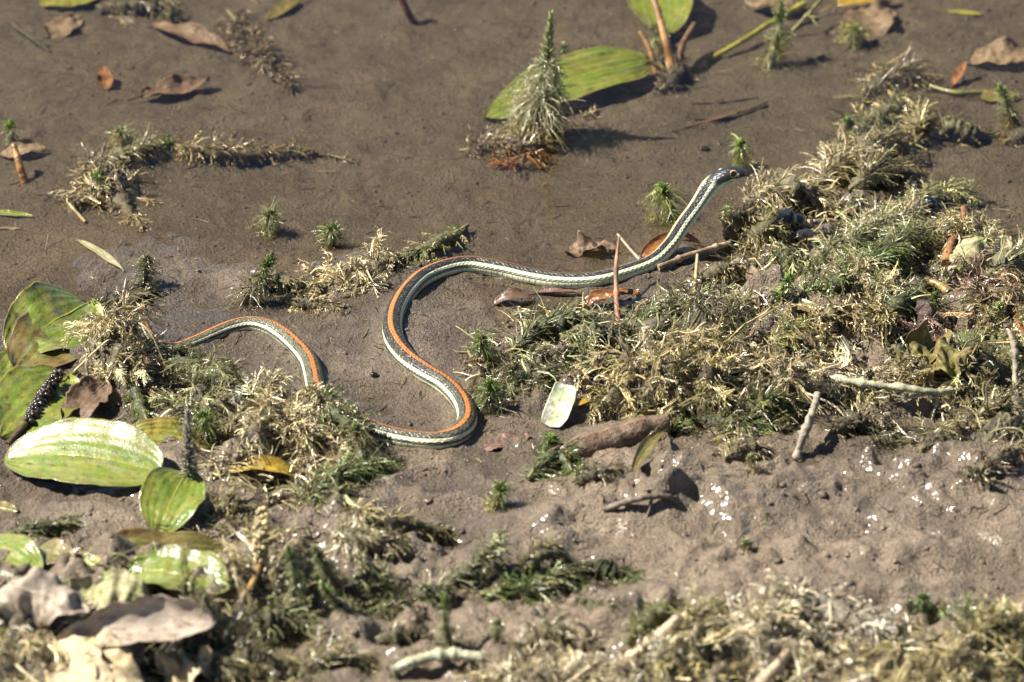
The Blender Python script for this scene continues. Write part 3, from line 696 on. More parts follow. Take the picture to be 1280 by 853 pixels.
LEAFCOL = dict(green=((.15, .225, .028), (.23, .255, .04)), olive=((.16, .17, .036), (.20, .15, .042)), yellow=((.50, .36, .035), (.34, .22, .03)), ygreen=((.27, .32, .05), (.36, .30, .05)),
               brown=((.12, .07, .042), (.17, .105, .065)), tan=((.27, .20, .125), (.20, .14, .088)), grey=((.36, .30, .235), (.47, .39, .30)), rust=((.32, .12, .025), (.20, .075, .02)),
               cream=((.60, .50, .33), (.52, .40, .22)), white=((.66, .66, .55), (.50, .55, .32)), redbrown=((.20, .095, .075), (.15, .08, .06)), pgreen=((.33, .36, .15), (.40, .36, .20)))
def leaf(base, tip, wpx, label, kind='green', arch=0, roll=0, cup=.25, wav=.04, twist=0, spots=.3, silt=.2, peak=.45, blunt=.55, name='pondweed_leaf', cat='leaf', group=None, petiole=None, mat=None, nveins=9, skew=0, torn=0, thick=.00013, midrib=True, bend=0):
    """a blade from base to tip, each (px, py, height px); width in px units; cup in radians rolls the blade up lengthwise"""
    rng = rng_next(); b = G(*base); e = G(*tip)
    mat = mat or (M_LEAF if kind in ('green', 'olive', 'yellow', 'ygreen', 'pgreen', 'white') else M_DEAD)
    fine_leaf = wpx > 50 and kind in ('green', 'ygreen', 'olive', 'pgreen'); nu, nv = (40, 49) if fine_leaf else (34, 22); nveins = 8 if fine_leaf else nveins
    u = np.linspace(0, 1, nu); v = np.linspace(-1, 1, nv)
    ax = norm(e-b); sidev = norm(np.cross(ax, A(0, 0, 1))); nrm = np.cross(sidev, ax)
    axis = b+(e-b)*u[:, None]+nrm*(arch*PX*np.sin(math.pi*u))[:, None]+sidev*(bend*PX*np.sin(math.pi*u))[:, None]
    T = norm(np.gradient(axis, axis=0)); S = norm(np.cross(T, A(0, 0, 1))); Nm = np.cross(S, T)
    ra = np.radians(abs(roll)*(1 if sidev[1] >= 0 else -1)+twist*(u-.5)); cr, sr = np.cos(ra)[:, None], np.sin(ra)[:, None]
    S2 = S*cr+Nm*sr; N2 = Nm*cr-S*sr
    pw = np.log(.5)/np.log(peak); uu = u**pw
    w = np.maximum(np.sin(math.pi*np.clip(uu, .0, 1))**blunt, .02)*wpx*PX*.5
    wv = w[:, None]*np.ones((1, nv))
    ph = rng.random(4)*6.28
    rag = .35 if mat is not M_DEAD else 1.8
    if mat is M_DEAD: wav = wav*1.6+.03
    edge = 1+rag*(.035*np.sin(u*19+ph[0])+.025*np.sin(u*41+ph[1])+.02*np.sin(u*73+ph[2])); edge2 = 1+rag*(.035*np.sin(u*23+ph[3])+.025*np.sin(u*47+ph[0]))
    wv = wv*np.where(v[None] > 0, edge[:, None], edge2[:, None])
    if torn: wv = wv*(1-torn*np.clip(np.sin(u*11+ph[2])-.2, 0, 1)[:, None]*(v > 0)[None]*np.abs(v)[None])
    th = v[None]*max(abs(cup), 1e-3)*np.ones((nu, 1)); Rr = wv/max(abs(cup), 1e-3)
    xs, zs = Rr*np.sin(th), np.sign(cup)*Rr*(1-np.cos(th))
    zs = zs+wav*wpx*PX*(np.sin(u*9+ph[2])[:, None]*v[None]+.6*np.sin(u*17+ph[3])[:, None]*np.abs(v)[None]**2)
    fine_n = samp(NZ['mid'], (u*3+ph[0])[:, None]*.05+0*v[None], v[None]*.02+ph[1]+0*u[:, None])
    zs = zs+fine_n*wav*wpx*PX*.25 + .00010*np.cos(v[None]*nveins*math.pi)*np.ones((nu, 1))-.0004*np.exp(-(v[None]/.07)**2)*(kind in ('green', 'ygreen', 'olive', 'pgreen'))
    top = axis[:, None]+S2[:, None]*xs[..., None]+N2[:, None]*zs[..., None]
    bot = top-N2[:, None]*thick
    k0, k1 = (np.array(c) for c in LEAFCOL[kind])
    f = np.clip(.5+.5*samp(NZ['patch'], u[:, None]*.35+ph[0], v[None]*.14+ph[1])+.35*(np.abs(v)[None]**3), 0, 1)[..., None]
    C = k0*(1-f)+k1*f
    vn = np.clip(np.cos(v[None]*nveins*math.pi), 0, 1)**3; C = C*(.97+.15*vn*(1-.4*np.abs(v[None])))[..., None]
    mid = np.exp(-(v[None]/.05)**2)*np.ones((nu, 1)); C = C*(1-.5*mid[..., None])+.5*mid[..., None]*(k1*1.35)
    sp_ = np.clip((samp(NZ['mid'], u[:, None]*.31+ph[2], v[None]*.11+ph[3])+.7*samp(NZ['fine'], u[:, None]*.09+ph[2], v[None]*.035+ph[1]))*1.3-2.5+spots*2.0, 0, 1)[..., None]
    C = C*(1-.8*sp_)+.8*sp_*A(.11, .055, .03)
    ed = np.clip((np.abs(v)[None]-.86+.06*fine_n)*8, 0, 1)*min(1, spots*2)*np.ones((nu, 1)); C = C*(1-.6*ed[..., None])+.6*ed[..., None]*A(.16, .08, .035)
    sl = np.clip(samp(NZ['mid'], u[:, None]*.11+ph[1], v[None]*.16+ph[0])-.9+silt*2.2, 0, 1)[..., None]; C = C*(1-.3*sl)+.3*sl*A(.33, .29, .20)
    m = nu*nv; idx = np.arange(m).reshape(nu, nv)
    q = lambda i: np.stack([i[:-1, :-1], i[:-1, 1:], i[1:, 1:], i[1:, :-1]], -1).reshape(-1, 4)
    ring = np.concatenate([idx[0, :-1], idx[:-1, -1], idx[-1, :0:-1], idx[:0:-1, 0]]); r2 = np.roll(ring, -1)
    F = np.vstack([q(idx), q(idx)[:, ::-1]+m, np.stack([ring+m, r2+m, r2, ring], -1)])
    t = thing(name, label, cat, b, group)
    bl_o = mesh('blade', np.vstack([top.reshape(-1, 3), bot.reshape(-1, 3)]), F, np.vstack([C.reshape(-1, 3), C.reshape(-1, 3)*.9]), mat, t)
    if midrib:
        mb = Buf(); cen = (top[:, nv//2]+top[:, nv//2-1])/2-N2*.0005
        tube(mb, cen, np.linspace(.0009, .0003, nu)*np.clip(wpx/60, .5, 1.2), k1*1.2, 6); mb.mesh('midrib', mat, bl_o)
    if midrib and not petiole:
        pb = Buf(); bb_ = b-T[0]*.010; bb_[2] = min(bb_[2], H(bb_[0], bb_[1])+.002)
        tube(pb, catmull(np.vstack([b+T[0]*.002, b-T[0]*.004-A(0, 0, .0008), bb_]), 12), np.linspace(.0008, .0011, 12)*np.clip(wpx/60, .45, 1.2), k1*.85, 6, .05, rng); pb.mesh('petiole', mat, t)
    if petiole:
        pb = Buf(); pts = catmull(np.vstack([b+T[0]*.001, *[G(*p) for p in petiole]]), 30)
        tube(pb, pts, np.linspace(.0010, .0014, 30)*np.clip(wpx/60, .6, 1.2), k1*.9, 7, .05, rng); pb.mesh('petiole', mat, t)
    return t

def stick(ctrl, r0, r1, label, col, name='twig', cat='twig', group=None, rough=.06, mat=None, knots=0, side=None, sink=True):
    """a stem or twig along (px, py, height px); radii in px units"""
    rng = rng_next(); c = np.array([G(a, b, h) for a, b, h in ctrl]); pts = catmull(c, 46)
    t = thing(name, label, cat, c[0], group)
    rad = np.linspace(r0, r1, 46)*PX
    for _ in range(knots): rad = rad*(1+.5*np.exp(-((np.arange(46)-rng.integers(4, 42))/1.3)**2))
    cc = pc(col)*np.exp(samp(NZ['mid'], np.arange(46)*.004+rng.random()*9, np.zeros(46))*.22)[:, None]
    sb = Buf(); tube(sb, pts, rad, cc, 10, rough, rng); sh_o = sb.mesh('shaft', mat or M_WOOD, t)
    for s in (side or []):
        s_c = np.array([G(a, b, h) for a, b, h in s]); sb = Buf(); tube(sb, catmull(s_c, 20), np.linspace(r1*.8, r1*.35, 20)*PX, pc(col), 8, rough, rng); sb.mesh('side_branch', mat or M_WOOD, sh_o)
    return t

def ico(sub=1):
    p = (1+5**.5)/2
    V = norm(A([-1, p, 0], [1, p, 0], [-1, -p, 0], [1, -p, 0], [0, -1, p], [0, 1, p], [0, -1, -p], [0, 1, -p], [p, 0, -1], [p, 0, 1], [-p, 0, -1], [-p, 0, 1]))
    F = np.array([[0, 11, 5], [0, 5, 1], [0, 1, 7], [0, 7, 10], [0, 10, 11], [1, 5, 9], [5, 11, 4], [11, 10, 2], [10, 7, 6], [7, 1, 8], [3, 9, 4], [3, 4, 2], [3, 2, 6], [3, 6, 8], [3, 8, 9], [4, 9, 5], [2, 4, 11], [6, 2, 10], [8, 6, 7], [9, 8, 1]])
    for _ in range(sub):
        V = list(V); cache = {}; nf = []
        def md(a, b):
            k = (min(a, b), max(a, b))
            if k not in cache: V.append(norm((V[a]+V[b])/2)); cache[k] = len(V)-1
            return cache[k]
        for a, b, c in F:
            x, y, z = md(a, b), md(b, c), md(c, a); nf += [[a, x, z], [b, y, x], [c, z, y], [x, y, z]]
        V = np.array(V); F = np.array(nf)
    return np.array(V), F
ICO0, ICO1, ICO3 = ico(0), ico(1), ico(3)
def spike(stem, head, r, label, col, stemcol, name='pondweed_spike', per=9):
    """a pondweed fruiting spike: bare stalk and a club of nutlets; stem/head control points (px, py, h)"""
    rng = rng_next(); sc = np.array([G(*p) for p in stem]); hc = np.array([G(*p) for p in head])
    t = thing(name, label, 'seed spike', sc[0])
    sb = Buf(); tube(sb, catmull(sc, 24), np.linspace(r*.42, r*.36, 24)*PX, pc(stemcol), 8, .04, rng); sb.mesh('stalk', M_LEAF, t)
    pts, L = resample(catmull(hc, 60), n=60); hb = Buf(); tube(hb, pts, r*PX*.62*np.sin(np.linspace(.7, 2.6, 60)), pc(col)*.6, 8); ax_o = hb.mesh('spike_axis', M_LEAF, t)
    T = norm(np.gradient(pts, axis=0)); a = norm(np.cross(T, A(0, 0.3, 1))); b = np.cross(T, a)
    rings = int(L[-1]/(r*PX*.62)); nb = Buf()
    for i in range(rings):
        k = int(np.clip((i+.5+.0*per)/rings*59, 0, 59))
        for j in range(per):
            f = 2*math.pi*(j+.5*(i % 2)+.15*rng.random())/per; rad = a[k]*math.cos(f)+b[k]*math.sin(f)
            w = r*PX*np.sin(.75+1.75*i/rings)
            V = ICO0[0]*r*PX*.36*(.8+.4*rng.random()); V = V[:, :1]*T[k]*.9+V[:, 1:2]*a[k]+V[:, 2:]*b[k]
            nb.add(V+pts[k]+T[k]*rng.normal()*r*PX*.22+rad*w*.72, ICO0[1], jit(pc(col), 1, rng, .28))
    nb.mesh('nutlets', M_LEAF, ax_o, 'stuff'); return t
def stone(px, py, rx, ry, rz, label, col, name='pebble', cat='stone', h=0, mat=None, bumpy=.16):
    rng = rng_next(); b = G(px, py, h); V, F = ICO3
    n = 1+bumpy*(np.sin(V@rng.standard_normal(3)*2.2+rng.random()*6)*.6+np.sin(V@rng.standard_normal(3)*4.1)*.3+np.sin(V@rng.standard_normal(3)*9)*.12)
    W = V*n[:, None]*A(rx, ry, rz)*PX+b+A(0, 0, rz*PX*.5)
    o = mesh(name, W, F, jit(pc(col), len(V), rng, .1), mat or M_STONE); return tag(o, label, cat)
def snail(px, py, r, label, col):
    b = G(px, py); t = thing('pond_snail', label, 'snail shell', b); rng = rng_next(); r = r*PX
    th = np.linspace(0, 2*math.pi*3.2, 110); g = np.exp(-.16*th); m = 12; k = np.linspace(0, 2*math.pi, m, endpoint=False)
    ax = norm(A(.75, -.35, .45)); u = norm(np.cross(ax, A(0, 0, 1))); v = np.cross(ax, u)
    cen = b+A(0, 0, r*.8)+(r*.55*g)[:, None]*(np.cos(th)[:, None]*u+np.sin(th)[:, None]*v)+ax*(r*1.25*(1-g))[:, None]
    rad = norm(np.cos(th)[:, None]*u+np.sin(th)[:, None]*v)
    V = cen[:, None]+(r*.62*g)[:, None, None]*(np.cos(k)[None, :, None]*rad[:, None]+np.sin(k)[None, :, None]*ax*1.1)
    idx = np.arange(110*m).reshape(110, m); F = np.stack([idx[:-1], np.roll(idx[:-1], -1, 1), np.roll(idx[1:], -1, 1), idx[1:]], -1).reshape(-1, 4)
    sh_o = mesh('shell', V.reshape(-1, 3), F, jit(pc(col), 110*m, rng, .12), M_STONE, t)
    lb = Buf(); tube(lb, V[0][list(range(m))+[0]], r*.06, pc(col)*.6, 6); lb.mesh('shell_lip', M_STONE, sh_o)

# ------------------------------------------------------------------ upright green tips
tuft(662, 174, 176, 62, 'tall glossy upright milfoil shoot standing in front of the long torn green leaf', ((.27, .235, .13), (.36, .37, .19)), (.34, .38, .17), (.16, .02), nod=34, k=8, wid=.7, name='milfoil_shoot', pairs=4, spire=12)
tuft(958, 86, 72, 32, 'dark green milfoil shoot with bent tip in the water below the yellow-green stalk', ('olive', 'green'), 'green', (.14, .1), nod=9, k=9)
tuft(331, 287, 36, 26, 'small grey-green tuft alone on bare mud above the snake\'s hind loop', ('soft', 'soft'), 'soft')
tuft(413, 310, 36, 26, 'small green tuft above the tan weed band, next to the lone grey-green one', ('olive', 'green'), 'green')
tuft(836, 276, 52, 38, 'bright yellow-green tuft just left of the snake\'s raised neck', ('soft', 'ygreen'), 'bright', (-.25, 0), k=9)
tuft(922, 209, 46, 22, 'small pale green tip standing right behind the snake\'s head', ('soft', 'ygreen'), 'bright', (-.1, 0))
tuft(909, 272, 18, 12, 'tiny green tip between snake\'s neck and the tan weed mound', ('tan', 'green'), 'bright')
tuft(297, 378, 62, 28, 'dark green bushy tuft at the left end of the tan weed band', ('silt', 'green'), 'green', (.05, .1), k=10)
tuft(178, 358, 46, 24, 'olive tuft standing over the dark clump near the snake\'s hidden tail', ('dark', 'olive'), 'soft', k=9)
tuft(405, 525, 52, 20, 'fresh green leafy tip where the snake\'s hind loop goes under the weed', ('olive', 'green'), 'green', (.05, 0), k=8, wid=.7)
tuft(256, 548, 48, 26, 'deep green tuft on the weed mound beside the yellow-green leaf', ('olive', 'green'), 'green', k=10)
tuft(456, 575, 50, 34, 'olive brush-like tuft in front of the snake\'s lower bend', ('olive', 'olive'), 'soft', k=11, nod=9)
tuft(617, 633, 34, 24, 'lone bright green tuft on open mud below the snake\'s lower bend', ('yellow', 'green'), 'green', k=8)
tuft(608, 455, 46, 32, 'green tuft at the left edge of the right-hand weed bank', ('olive', 'green'), 'soft', k=9)
tuft(636, 478, 40, 24, 'short green tuft with maroon tint on the right-hand weed bank edge', ('maroon', 'olive'), 'olive', k=8)
tuft(617, 508, 40, 30, 'mossy green tuft right of the snake\'s second bend', ('olive', 'green'), 'green', k=10)
tuft(690, 575, 34, 26, 'small bright green tuft left of the grey rolled leaf', ('soft', 'green'), 'bright', k=9)
tuft(237, 620, 112, 19, 'grey-green spire standing between the big green leaf and the upright leaf', ('green', 'grey'), 'grey', nod=14, k=9, name='milfoil_shoot', spire=9)
tuft(18, 182, 36, 15, 'round green bud head on the orange-brown stem at the left edge', ('soft', 'green'), 'bright', k=8)
tuft(126, 252, 46, 22, 'fresh green tip at the near end of the tan tangle in the upper left', ('tan', 'green'), 'bright', k=9)
tuft(152, 182, 28, 26, 'pale green tip on top of the tan tangle in the upper left', ('tan', 'soft'), 'soft', k=9)
tuft(1274, 165, 70, 24, 'tall pale green shoot at the right edge of the picture', ('olive', 'soft'), 'bright', k=8, name='milfoil_shoot')
tuft(1062, 165, 24, 16, 'single bright green tip on the glossy tan weed ridge', ('tan', 'green'), 'bright')
tuft(563, 805, 70, 20, 'blurred glistening green shoot at the bottom edge, left of the pale root', ('olive', 'soft'), 'green', k=8)
tuft(458, 782, 88, 22, 'taller blurred green shoot left of the bottom mud hollow', ('olive', 'soft'), 'bright', k=8)
tuft(360, 762, 80, 22, 'dark blue-green shoot right of the tan seed spike', ('olive', 'green'), 'green', k=8)
tuft(420, 732, 66, 24, 'mid green shoot in the foreground weeds between seed spike and mud hollow', ('olive', 'green'), 'soft', k=8)
tuft(620, 800, 40, 16, 'thin blurred green shoot above the cream weed in the foreground', ('olive', 'soft'), 'soft')
tuft(1152, 765, 34, 22, 'dark green tip at the left end of the low green weed, bottom right', ('dark', 'green'), 'green', k=8)
tuft(970, 380, 40, 16, 'bright grass-green shoot leaning left on the yellow-brown leaf', ('green', 'bright'), 'bright', (.5, .3), k=6, wid=.8)
tuft(1170, 395, 34, 20, 'small green tip beside the cut end of the tan stem', ('olive', 'green'), 'green')
tuft(1248, 400, 26, 14, 'tiny green sprig in the rusty weed near the right edge', ('olive', 'green'), 'bright')
tuft(945, 590, 26, 14, 'small weed tip clinging to the front edge of the weed bank', ('tan', 'olive'), 'soft')
tuft(1065, 55, 30, 30, 'yellowish budded tuft under the top right brown leaf', ('olive', 'ygreen'), 'ygreen', k=8)
tuft(820, 60, 42, 24, 'glistening green tuft between the two green leaves at the top', ('olive', 'soft'), 'green', k=8)
tuft(705, 72, 26, 16, 'small glinting sprig behind the tall shoot', ('olive', 'soft'), 'soft')
tuft(725, 715, 10, 8, 'tiny dark weed tip on the mud bank in front', ('dark', 'olive'), 'olive')
tuft(937, 688, 14, 12, 'lone tiny weed stub on the smooth mud bank', ('dark', 'olive'), 'soft')

# ------------------------------------------------------------------ sprawled stems
sprawl([(205, 182, 12), (245, 186, 16), (290, 190, 16), (340, 190, 12), (398, 192, 3)], 26, 'long brown feathery stem lying to the right of the upper left tangle', ('tan', 'silt'), k=8, droop=.9, dens=1.25, taper=.45, flare=1.0)
sprawl([(95, 215, 4), (130, 200, 14), (165, 190, 16), (210, 185, 10)], 34, 'tan feathery weed lying across the upper left tangle', ('tan', 'soft'), k=8, dens=1.2, tip='green')
sprawl([(120, 235, 4), (150, 250, 6), (165, 270, 4), (180, 285, 2)], 24, 'brown weed hanging below the upper left green tip', ('silt', 'tan'), k=7)
sprawl([(310, 350, 10), (340, 348, 14), (370, 352, 10), (400, 358, 4)], 26, 'olive weed arching right from the dark green bushy tuft', ('olive', 'tan'), k=8)
sprawl([(585, 283, 8), (555, 300, 8), (520, 315, 6), (490, 330, 4)], 27, 'green-tipped feathery stem at the right end of the tan weed band', ('green', 'tan'), k=8, dens=1.2)
sprawl([(500, 320, 6), (460, 335, 10), (430, 350, 10), (395, 365, 4)], 32, 'dry tan feathery stem in the middle of the weed band', ('pale', 'tan'), k=8, dens=1.2, mat=M_DRY, droop=.7)
sprawl([(350, 375, 4), (385, 378, 6), (430, 385, 3)], 26, 'silt-brown weed on the mud below the tan weed band', ('tan', 'silt'), k=7)
sprawl([(200, 450, 8), (240, 455, 18), (280, 470, 16), (310, 490, 8)], 36, 'grey-green feathery stem on the mound left of the snake\'s hind loop', ('olive', 'soft'), k=9, dens=1.2)
sprawl([(230, 500, 12), (270, 505, 18), (320, 500, 22), (345, 470, 30)], 40, 'pale swirled fronds on top of the mound under the snake\'s hind loop', ('soft', 'pale'), k=9, dens=1.3, mat=M_DRY, curl=.35)
sprawl([(300, 500, 20), (345, 520, 24), (380, 545, 14), (400, 575, 4)], 42, 'straw-coloured fronds falling to the right over the mound', ('pale', 'tan'), k=9, dens=1.3, mat=M_DRY, wid=.8)
sprawl([(345, 505, 12), (375, 525, 12), (410, 560, 6), (425, 590, 2)], 40, 'tan fan of weed spread under the fresh green leafy tip', ('tan', 'pale'), k=9, mat=M_DRY, wid=.8)
sprawl([(390, 625, 3), (415, 600, 10), (445, 585, 8), (490, 575, 3)], 38, 'soft green weed spread on the mud left of the snake\'s lower bend', ('green', 'soft'), k=10, dens=1.3, wid=.5)
sprawl([(380, 610, 3), (400, 625, 8), (440, 615, 8)], 34, 'glistening grey-green weed below the soft green spread', ('soft', 'olive'), k=9)
sprawl([(0, 675, 4), (30, 662, 14), (60, 658, 10), (95, 655, 2)], 26, 'olive bottle-brush weed at the left edge below the leaves', ('olive', 'soft'), k=10, dens=1.4)
sprawl([(115, 390, 6), (140, 378, 12), (170, 370, 10), (190, 362, 4)], 28, 'dark brown-green weed behind the top pondweed leaf', ('dark', 'olive'), k=9, dens=1.2)
sprawl([(165, 480, 8), (175, 505, 12), (185, 530, 4)], 24, 'dark green strand hanging right of the dry straw clump', ('olive', 'green'), k=8)
sprawl([(585, 440, 4), (600, 470, 6), (605, 500, 4)], 22, 'low maroon-tinted weed along the mud\'s edge right of the snake', ('maroon', 'olive'), k=7)
sprawl([(640, 440, 6), (670, 410, 18), (710, 398, 20), (755, 405, 10)], 40, 'grassy pale green arching weed left of the thin brown twig', ('soft', 'soft'), k=11, dens=1.4, wid=.6, pairs=2, ang=.25)
sprawl([(700, 420, 10), (735, 412, 16), (775, 425, 8), (790, 440, 2)], 36, 'fine pale green grass-like weed at the foot of the twig', ('soft', 'pale'), k=9, wid=.6, pairs=2, ang=.25)
sprawl([(800, 405, 6), (825, 390, 16), (850, 382, 12)], 38, 'dark green hair-like tuft right of the twig\'s foot', ('green', 'soft'), k=10, wid=.5, pairs=2, ang=.2, droop=.5)
sprawl([(660, 600, 2), (675, 580, 10), (700, 565, 12), (715, 590, 2)], 30, 'silvery green dripping weed left of the front mud bank', ('soft', 'green'), k=8, wid=.7)
# right: ridge beyond the snake's head
sprawl([(1080, 130, 4), (1110, 100, 12), (1140, 95, 12), (1160, 105, 4)], 42, 'olive cushion of weed at the far end of the upper right ridge', ('olive', 'silt'), k=10, dens=1.4, wid=.5)
sprawl([(1060, 170, 4), (1090, 150, 16), (1130, 130, 14)], 40, 'grey-green weed between olive cushion and glossy tan ridge', ('soft', 'olive'), k=9, dens=1.3, wid=.5)
sprawl([(1020, 235, 4), (1045, 205, 22), (1085, 185, 26), (1120, 170, 18)], 46, 'glossy tan combed weed ridge right of the snake\'s head', ('tan', 'olive'), k=11, dens=1.6, ang=.3, curl=.2)
sprawl([(1060, 240, 4), (1090, 215, 20), (1120, 210, 18), (1145, 215, 6)], 40, 'glossy tan weed hanging at the near side of the ridge', ('olive', 'tan'), k=10, dens=1.4, ang=.3, curl=.2)
sprawl([(1145, 180, 8), (1150, 150, 24), (1155, 140, 22)], 34, 'wet tan upright flap of weed at the ridge\'s right end', ('tan', 'yellow'), k=11, dens=1.6, ang=.25)
sprawl([(1175, 170, 6), (1190, 155, 22), (1215, 165, 14), (1240, 170, 4)], 30, 'yellow-brown weed leaning right beside the ridge', ('yellow', 'olive'), k=9, dens=1.3)
sprawl([(930, 255, 8), (960, 238, 24), (1000, 235, 24), (1030, 255, 8)], 46, 'pale tan mop of weed just below the snake\'s snout', ('tan', 'pale'), k=11, dens=1.6, ang=.3, curl=.22, mat=M_DRY)
sprawl([(930, 300, 4), (955, 285, 22), (965, 275, 26), (985, 290, 8)], 36, 'brown-olive drooping weed below the pale mop', ('yellow', 'olive'), k=10, dens=1.3)
sprawl([(905, 295, 6), (925, 275, 20), (945, 270, 18)], 34, 'tan weed curling beside the snake\'s neck', ('tan', 'yellow'), k=9, dens=1.3)
sprawl([(960, 315, 3), (985, 320, 14), (1010, 335, 6)], 34, 'star-shaped olive green weed below the dark stones', ('olive', 'soft'), k=9, wid=.6, curl=.12)
sprawl([(1020, 340, 8), (1055, 310, 20), (1100, 285, 22), (1150, 262, 16)], 44, 'bristly pale green bank of weed right of the dark stones', ('soft', 'pale'), k=11, dens=1.6, wid=.55)
sprawl([(1050, 350, 10), (1090, 325, 22), (1130, 300, 22), (1165, 290, 10)], 42, 'bristly olive green weed in front of the pale green bank', ('green', 'olive'), k=11, dens=1.6, wid=.55)
sprawl([(1120, 262, 6), (1160, 245, 18), (1200, 240, 14), (1215, 255, 4)], 34, 'yellowish bristly weed at the far corner of the weed bank', ('yellow', 'soft'), k=10, dens=1.4)
sprawl([(1150, 290, 6), (1185, 275, 16), (1205, 285, 6)], 30, 'tan granular weed inside the far corner of the weed bank', ('tan', 'yellow'), k=9, dens=1.3)
sprawl([(1000, 370, 6), (1030, 355, 16), (1060, 350, 18), (1085, 360, 8)], 38, 'deep green feathery weed in the middle of the weed bank', ('green', 'olive'), k=10, dens=1.4, wid=.55)
sprawl([(1100, 395, 6), (1125, 375, 18), (1160, 370, 14)], 38, 'fine blue-green hair weed under the tan stem', ('green', 'soft'), k=10, dens=1.3, wid=.5, pairs=2, ang=.25)
sprawl([(1235, 345, 6), (1260, 325, 18), (1285, 310, 14)], 44, 'silvery green streaming weed at the right edge', ('soft', 'pale'), k=10, dens=1.4, pairs=2, ang=.2, wid=.7)
sprawl([(1190, 440, 10), (1220, 425, 16), (1255, 430, 14), (1275, 450, 8)], 46, 'pale green stringy weed right of the crumpled brown leaves', ('soft', 'ygreen'), k=8, dens=1.1, pairs=2, ang=.5, wid=.7, curl=.4)
sprawl([(860, 380, 4), (895, 372, 10), (925, 380, 6)], 30, 'mossy green weed behind the clear pale leaf scrap', ('green', 'olive'), k=8)
sprawl([(880, 345, 6), (900, 335, 14), (925, 330, 8)], 28, 'olive moss beside the tan stick below the neck', ('olive', 'tan'), k=8)
sprawl([(960, 430, 8), (985, 415, 18), (1010, 408, 22)], 34, 'yellow-green fan of weed left of the dark cave', ('yellow', 'ygreen'), k=9, dens=1.3)
sprawl([(1010, 410, 30), (1035, 392, 46), (1070, 390, 46), (1110, 395, 34)], 36, 'tan lattice of dead weed arching over the dark cave', ('tan', 'yellow'), k=8, dens=1.4, mat=M_DRY, wid=.9, curl=.5, droop=1.2)
sprawl([(1020, 455, 4), (1030, 430, 20), (1035, 405, 36)], 20, 'brown leathery strand hanging down beside the dark cave', ('yellow', 'tan'), k=8, mat=M_DRY, wid=.9)
sprawl([(1110, 440, 6), (1140, 430, 14), (1165, 435, 6)], 30, 'thin pale threads in front of the crumpled brown leaves', ('pale', 'soft'), k=6, pairs=2, wid=.6, mat=M_DRY)
sprawl([(840, 540, 4), (880, 525, 8), (930, 530, 8), (985, 535, 3)], 34, 'dark green weed along the foot of the weed bank', ('green', 'olive'), k=9, dens=1.2)
sprawl([(930, 510, 10), (955, 500, 16), (990, 510, 8)], 36, 'yellow-green weed above the pale broken stick', ('ygreen', 'olive'), k=9, dens=1.2)
sprawl([(1225, 520, 14), (1250, 500, 20), (1270, 490, 20)], 34, 'dirty tan weed at the right edge above the mud overhang', ('tan', 'olive'), k=8)
# foreground
sprawl([(430, 640, 6), (470, 648, 14), (520, 655, 12), (565, 665, 3)], 30, 'tan and green muddy weed left of the foreground mud hollow', ('tan', 'olive'), k=9, dens=1.3)
sprawl([(420, 665, 8), (455, 672, 14), (500, 680, 6)], 34, 'cream weed heap below the soft green spread', ('pale', 'olive'), k=9, dens=1.3, mat=M_DRY)
sprawl([(545, 735, 4), (580, 715, 12), (610, 690, 26), (625, 672, 34)], 30, 'silvery green weed fan rising at the centre of the foreground', ('olive', 'soft'), k=9, dens=1.3)
sprawl([(600, 745, 3), (650, 738, 10), (700, 722, 12), (730, 710, 6)], 34, 'dark green weed sprawling right from the silvery fan', ('green', 'olive'), k=9, dens=1.3)
sprawl([(650, 715, 8), (675, 690, 24), (690, 685, 22), (715, 705, 4)], 28, 'olive curl of weed above the dark green sprawl', ('olive', 'tan'), k=8)
sprawl([(735, 702, 8), (760, 712, 8), (785, 718, 2)], 34, 'dark flat green brush of weed on the front mud', ('dark', 'green'), k=10, dens=1.5, flare=.5)
sprawl([(785, 800, 3), (815, 770, 24), (840, 765, 22)], 34, 'olive-green wedge of weed left of the bleached foreground weed', ('yellow', 'green'), k=9, dens=1.3)
sprawl([(850, 790, 8), (885, 760, 26), (900, 755, 22)], 34, 'yellow-green lump of weed next to the olive wedge', ('yellow', 'olive'), k=9, dens=1.3)
sprawl([(905, 830, 6), (950, 780, 24), (985, 750, 26), (1000, 738, 26)], 40, 'bleached cream weed rising at the bottom centre right', ('pale', 'cream'), k=9, dens=1.2, mat=M_DRY, wid=.9)
sprawl([(1000, 735, 24), (1020, 745, 26), (1050, 765, 18), (1090, 790, 6)], 48, 'bleached white feathery weed trailing to the right', ('cream', 'grey'), k=9, dens=1.1, mat=M_DRY, wid=.9, flare=.6)
sprawl([(1010, 760, 10), (1030, 790, 8), (1045, 815, 3)], 40, 'bleached weed drooping into the dark foreground hollow', ('grey', 'cream'), k=8, mat=M_DRY, wid=.9)
sprawl([(1165, 760, 8), (1200, 765, 12), (1240, 775, 8), (1280, 780, 3)], 26, 'low dark green weed with water beads at bottom right', ('green', 'olive'), k=9, dens=1.3)
sprawl([(260, 640, 6), (285, 630, 14), (320, 640, 6)], 34, 'olive-tan glistening weed below the yellow leaf', ('tan', 'olive'), k=9, dens=1.2)
sprawl([(275, 655, 3), (300, 665, 8), (330, 672, 3)], 26, 'brown wet weed at the foot of the tan seed spike', ('silt', 'tan'), k=8)
sprawl([(300, 780, 10), (340, 770, 18), (385, 775, 10)], 36, 'shaggy olive weed right of the big rolled grey leaf', ('olive', 'soft'), k=9, dens=1.2)
sprawl([(270, 830, 10), (310, 820, 16), (360, 830, 10)], 38, 'dark shaggy weed at the bottom left of the frame', ('olive', 'tan'), k=9, dens=1.2)
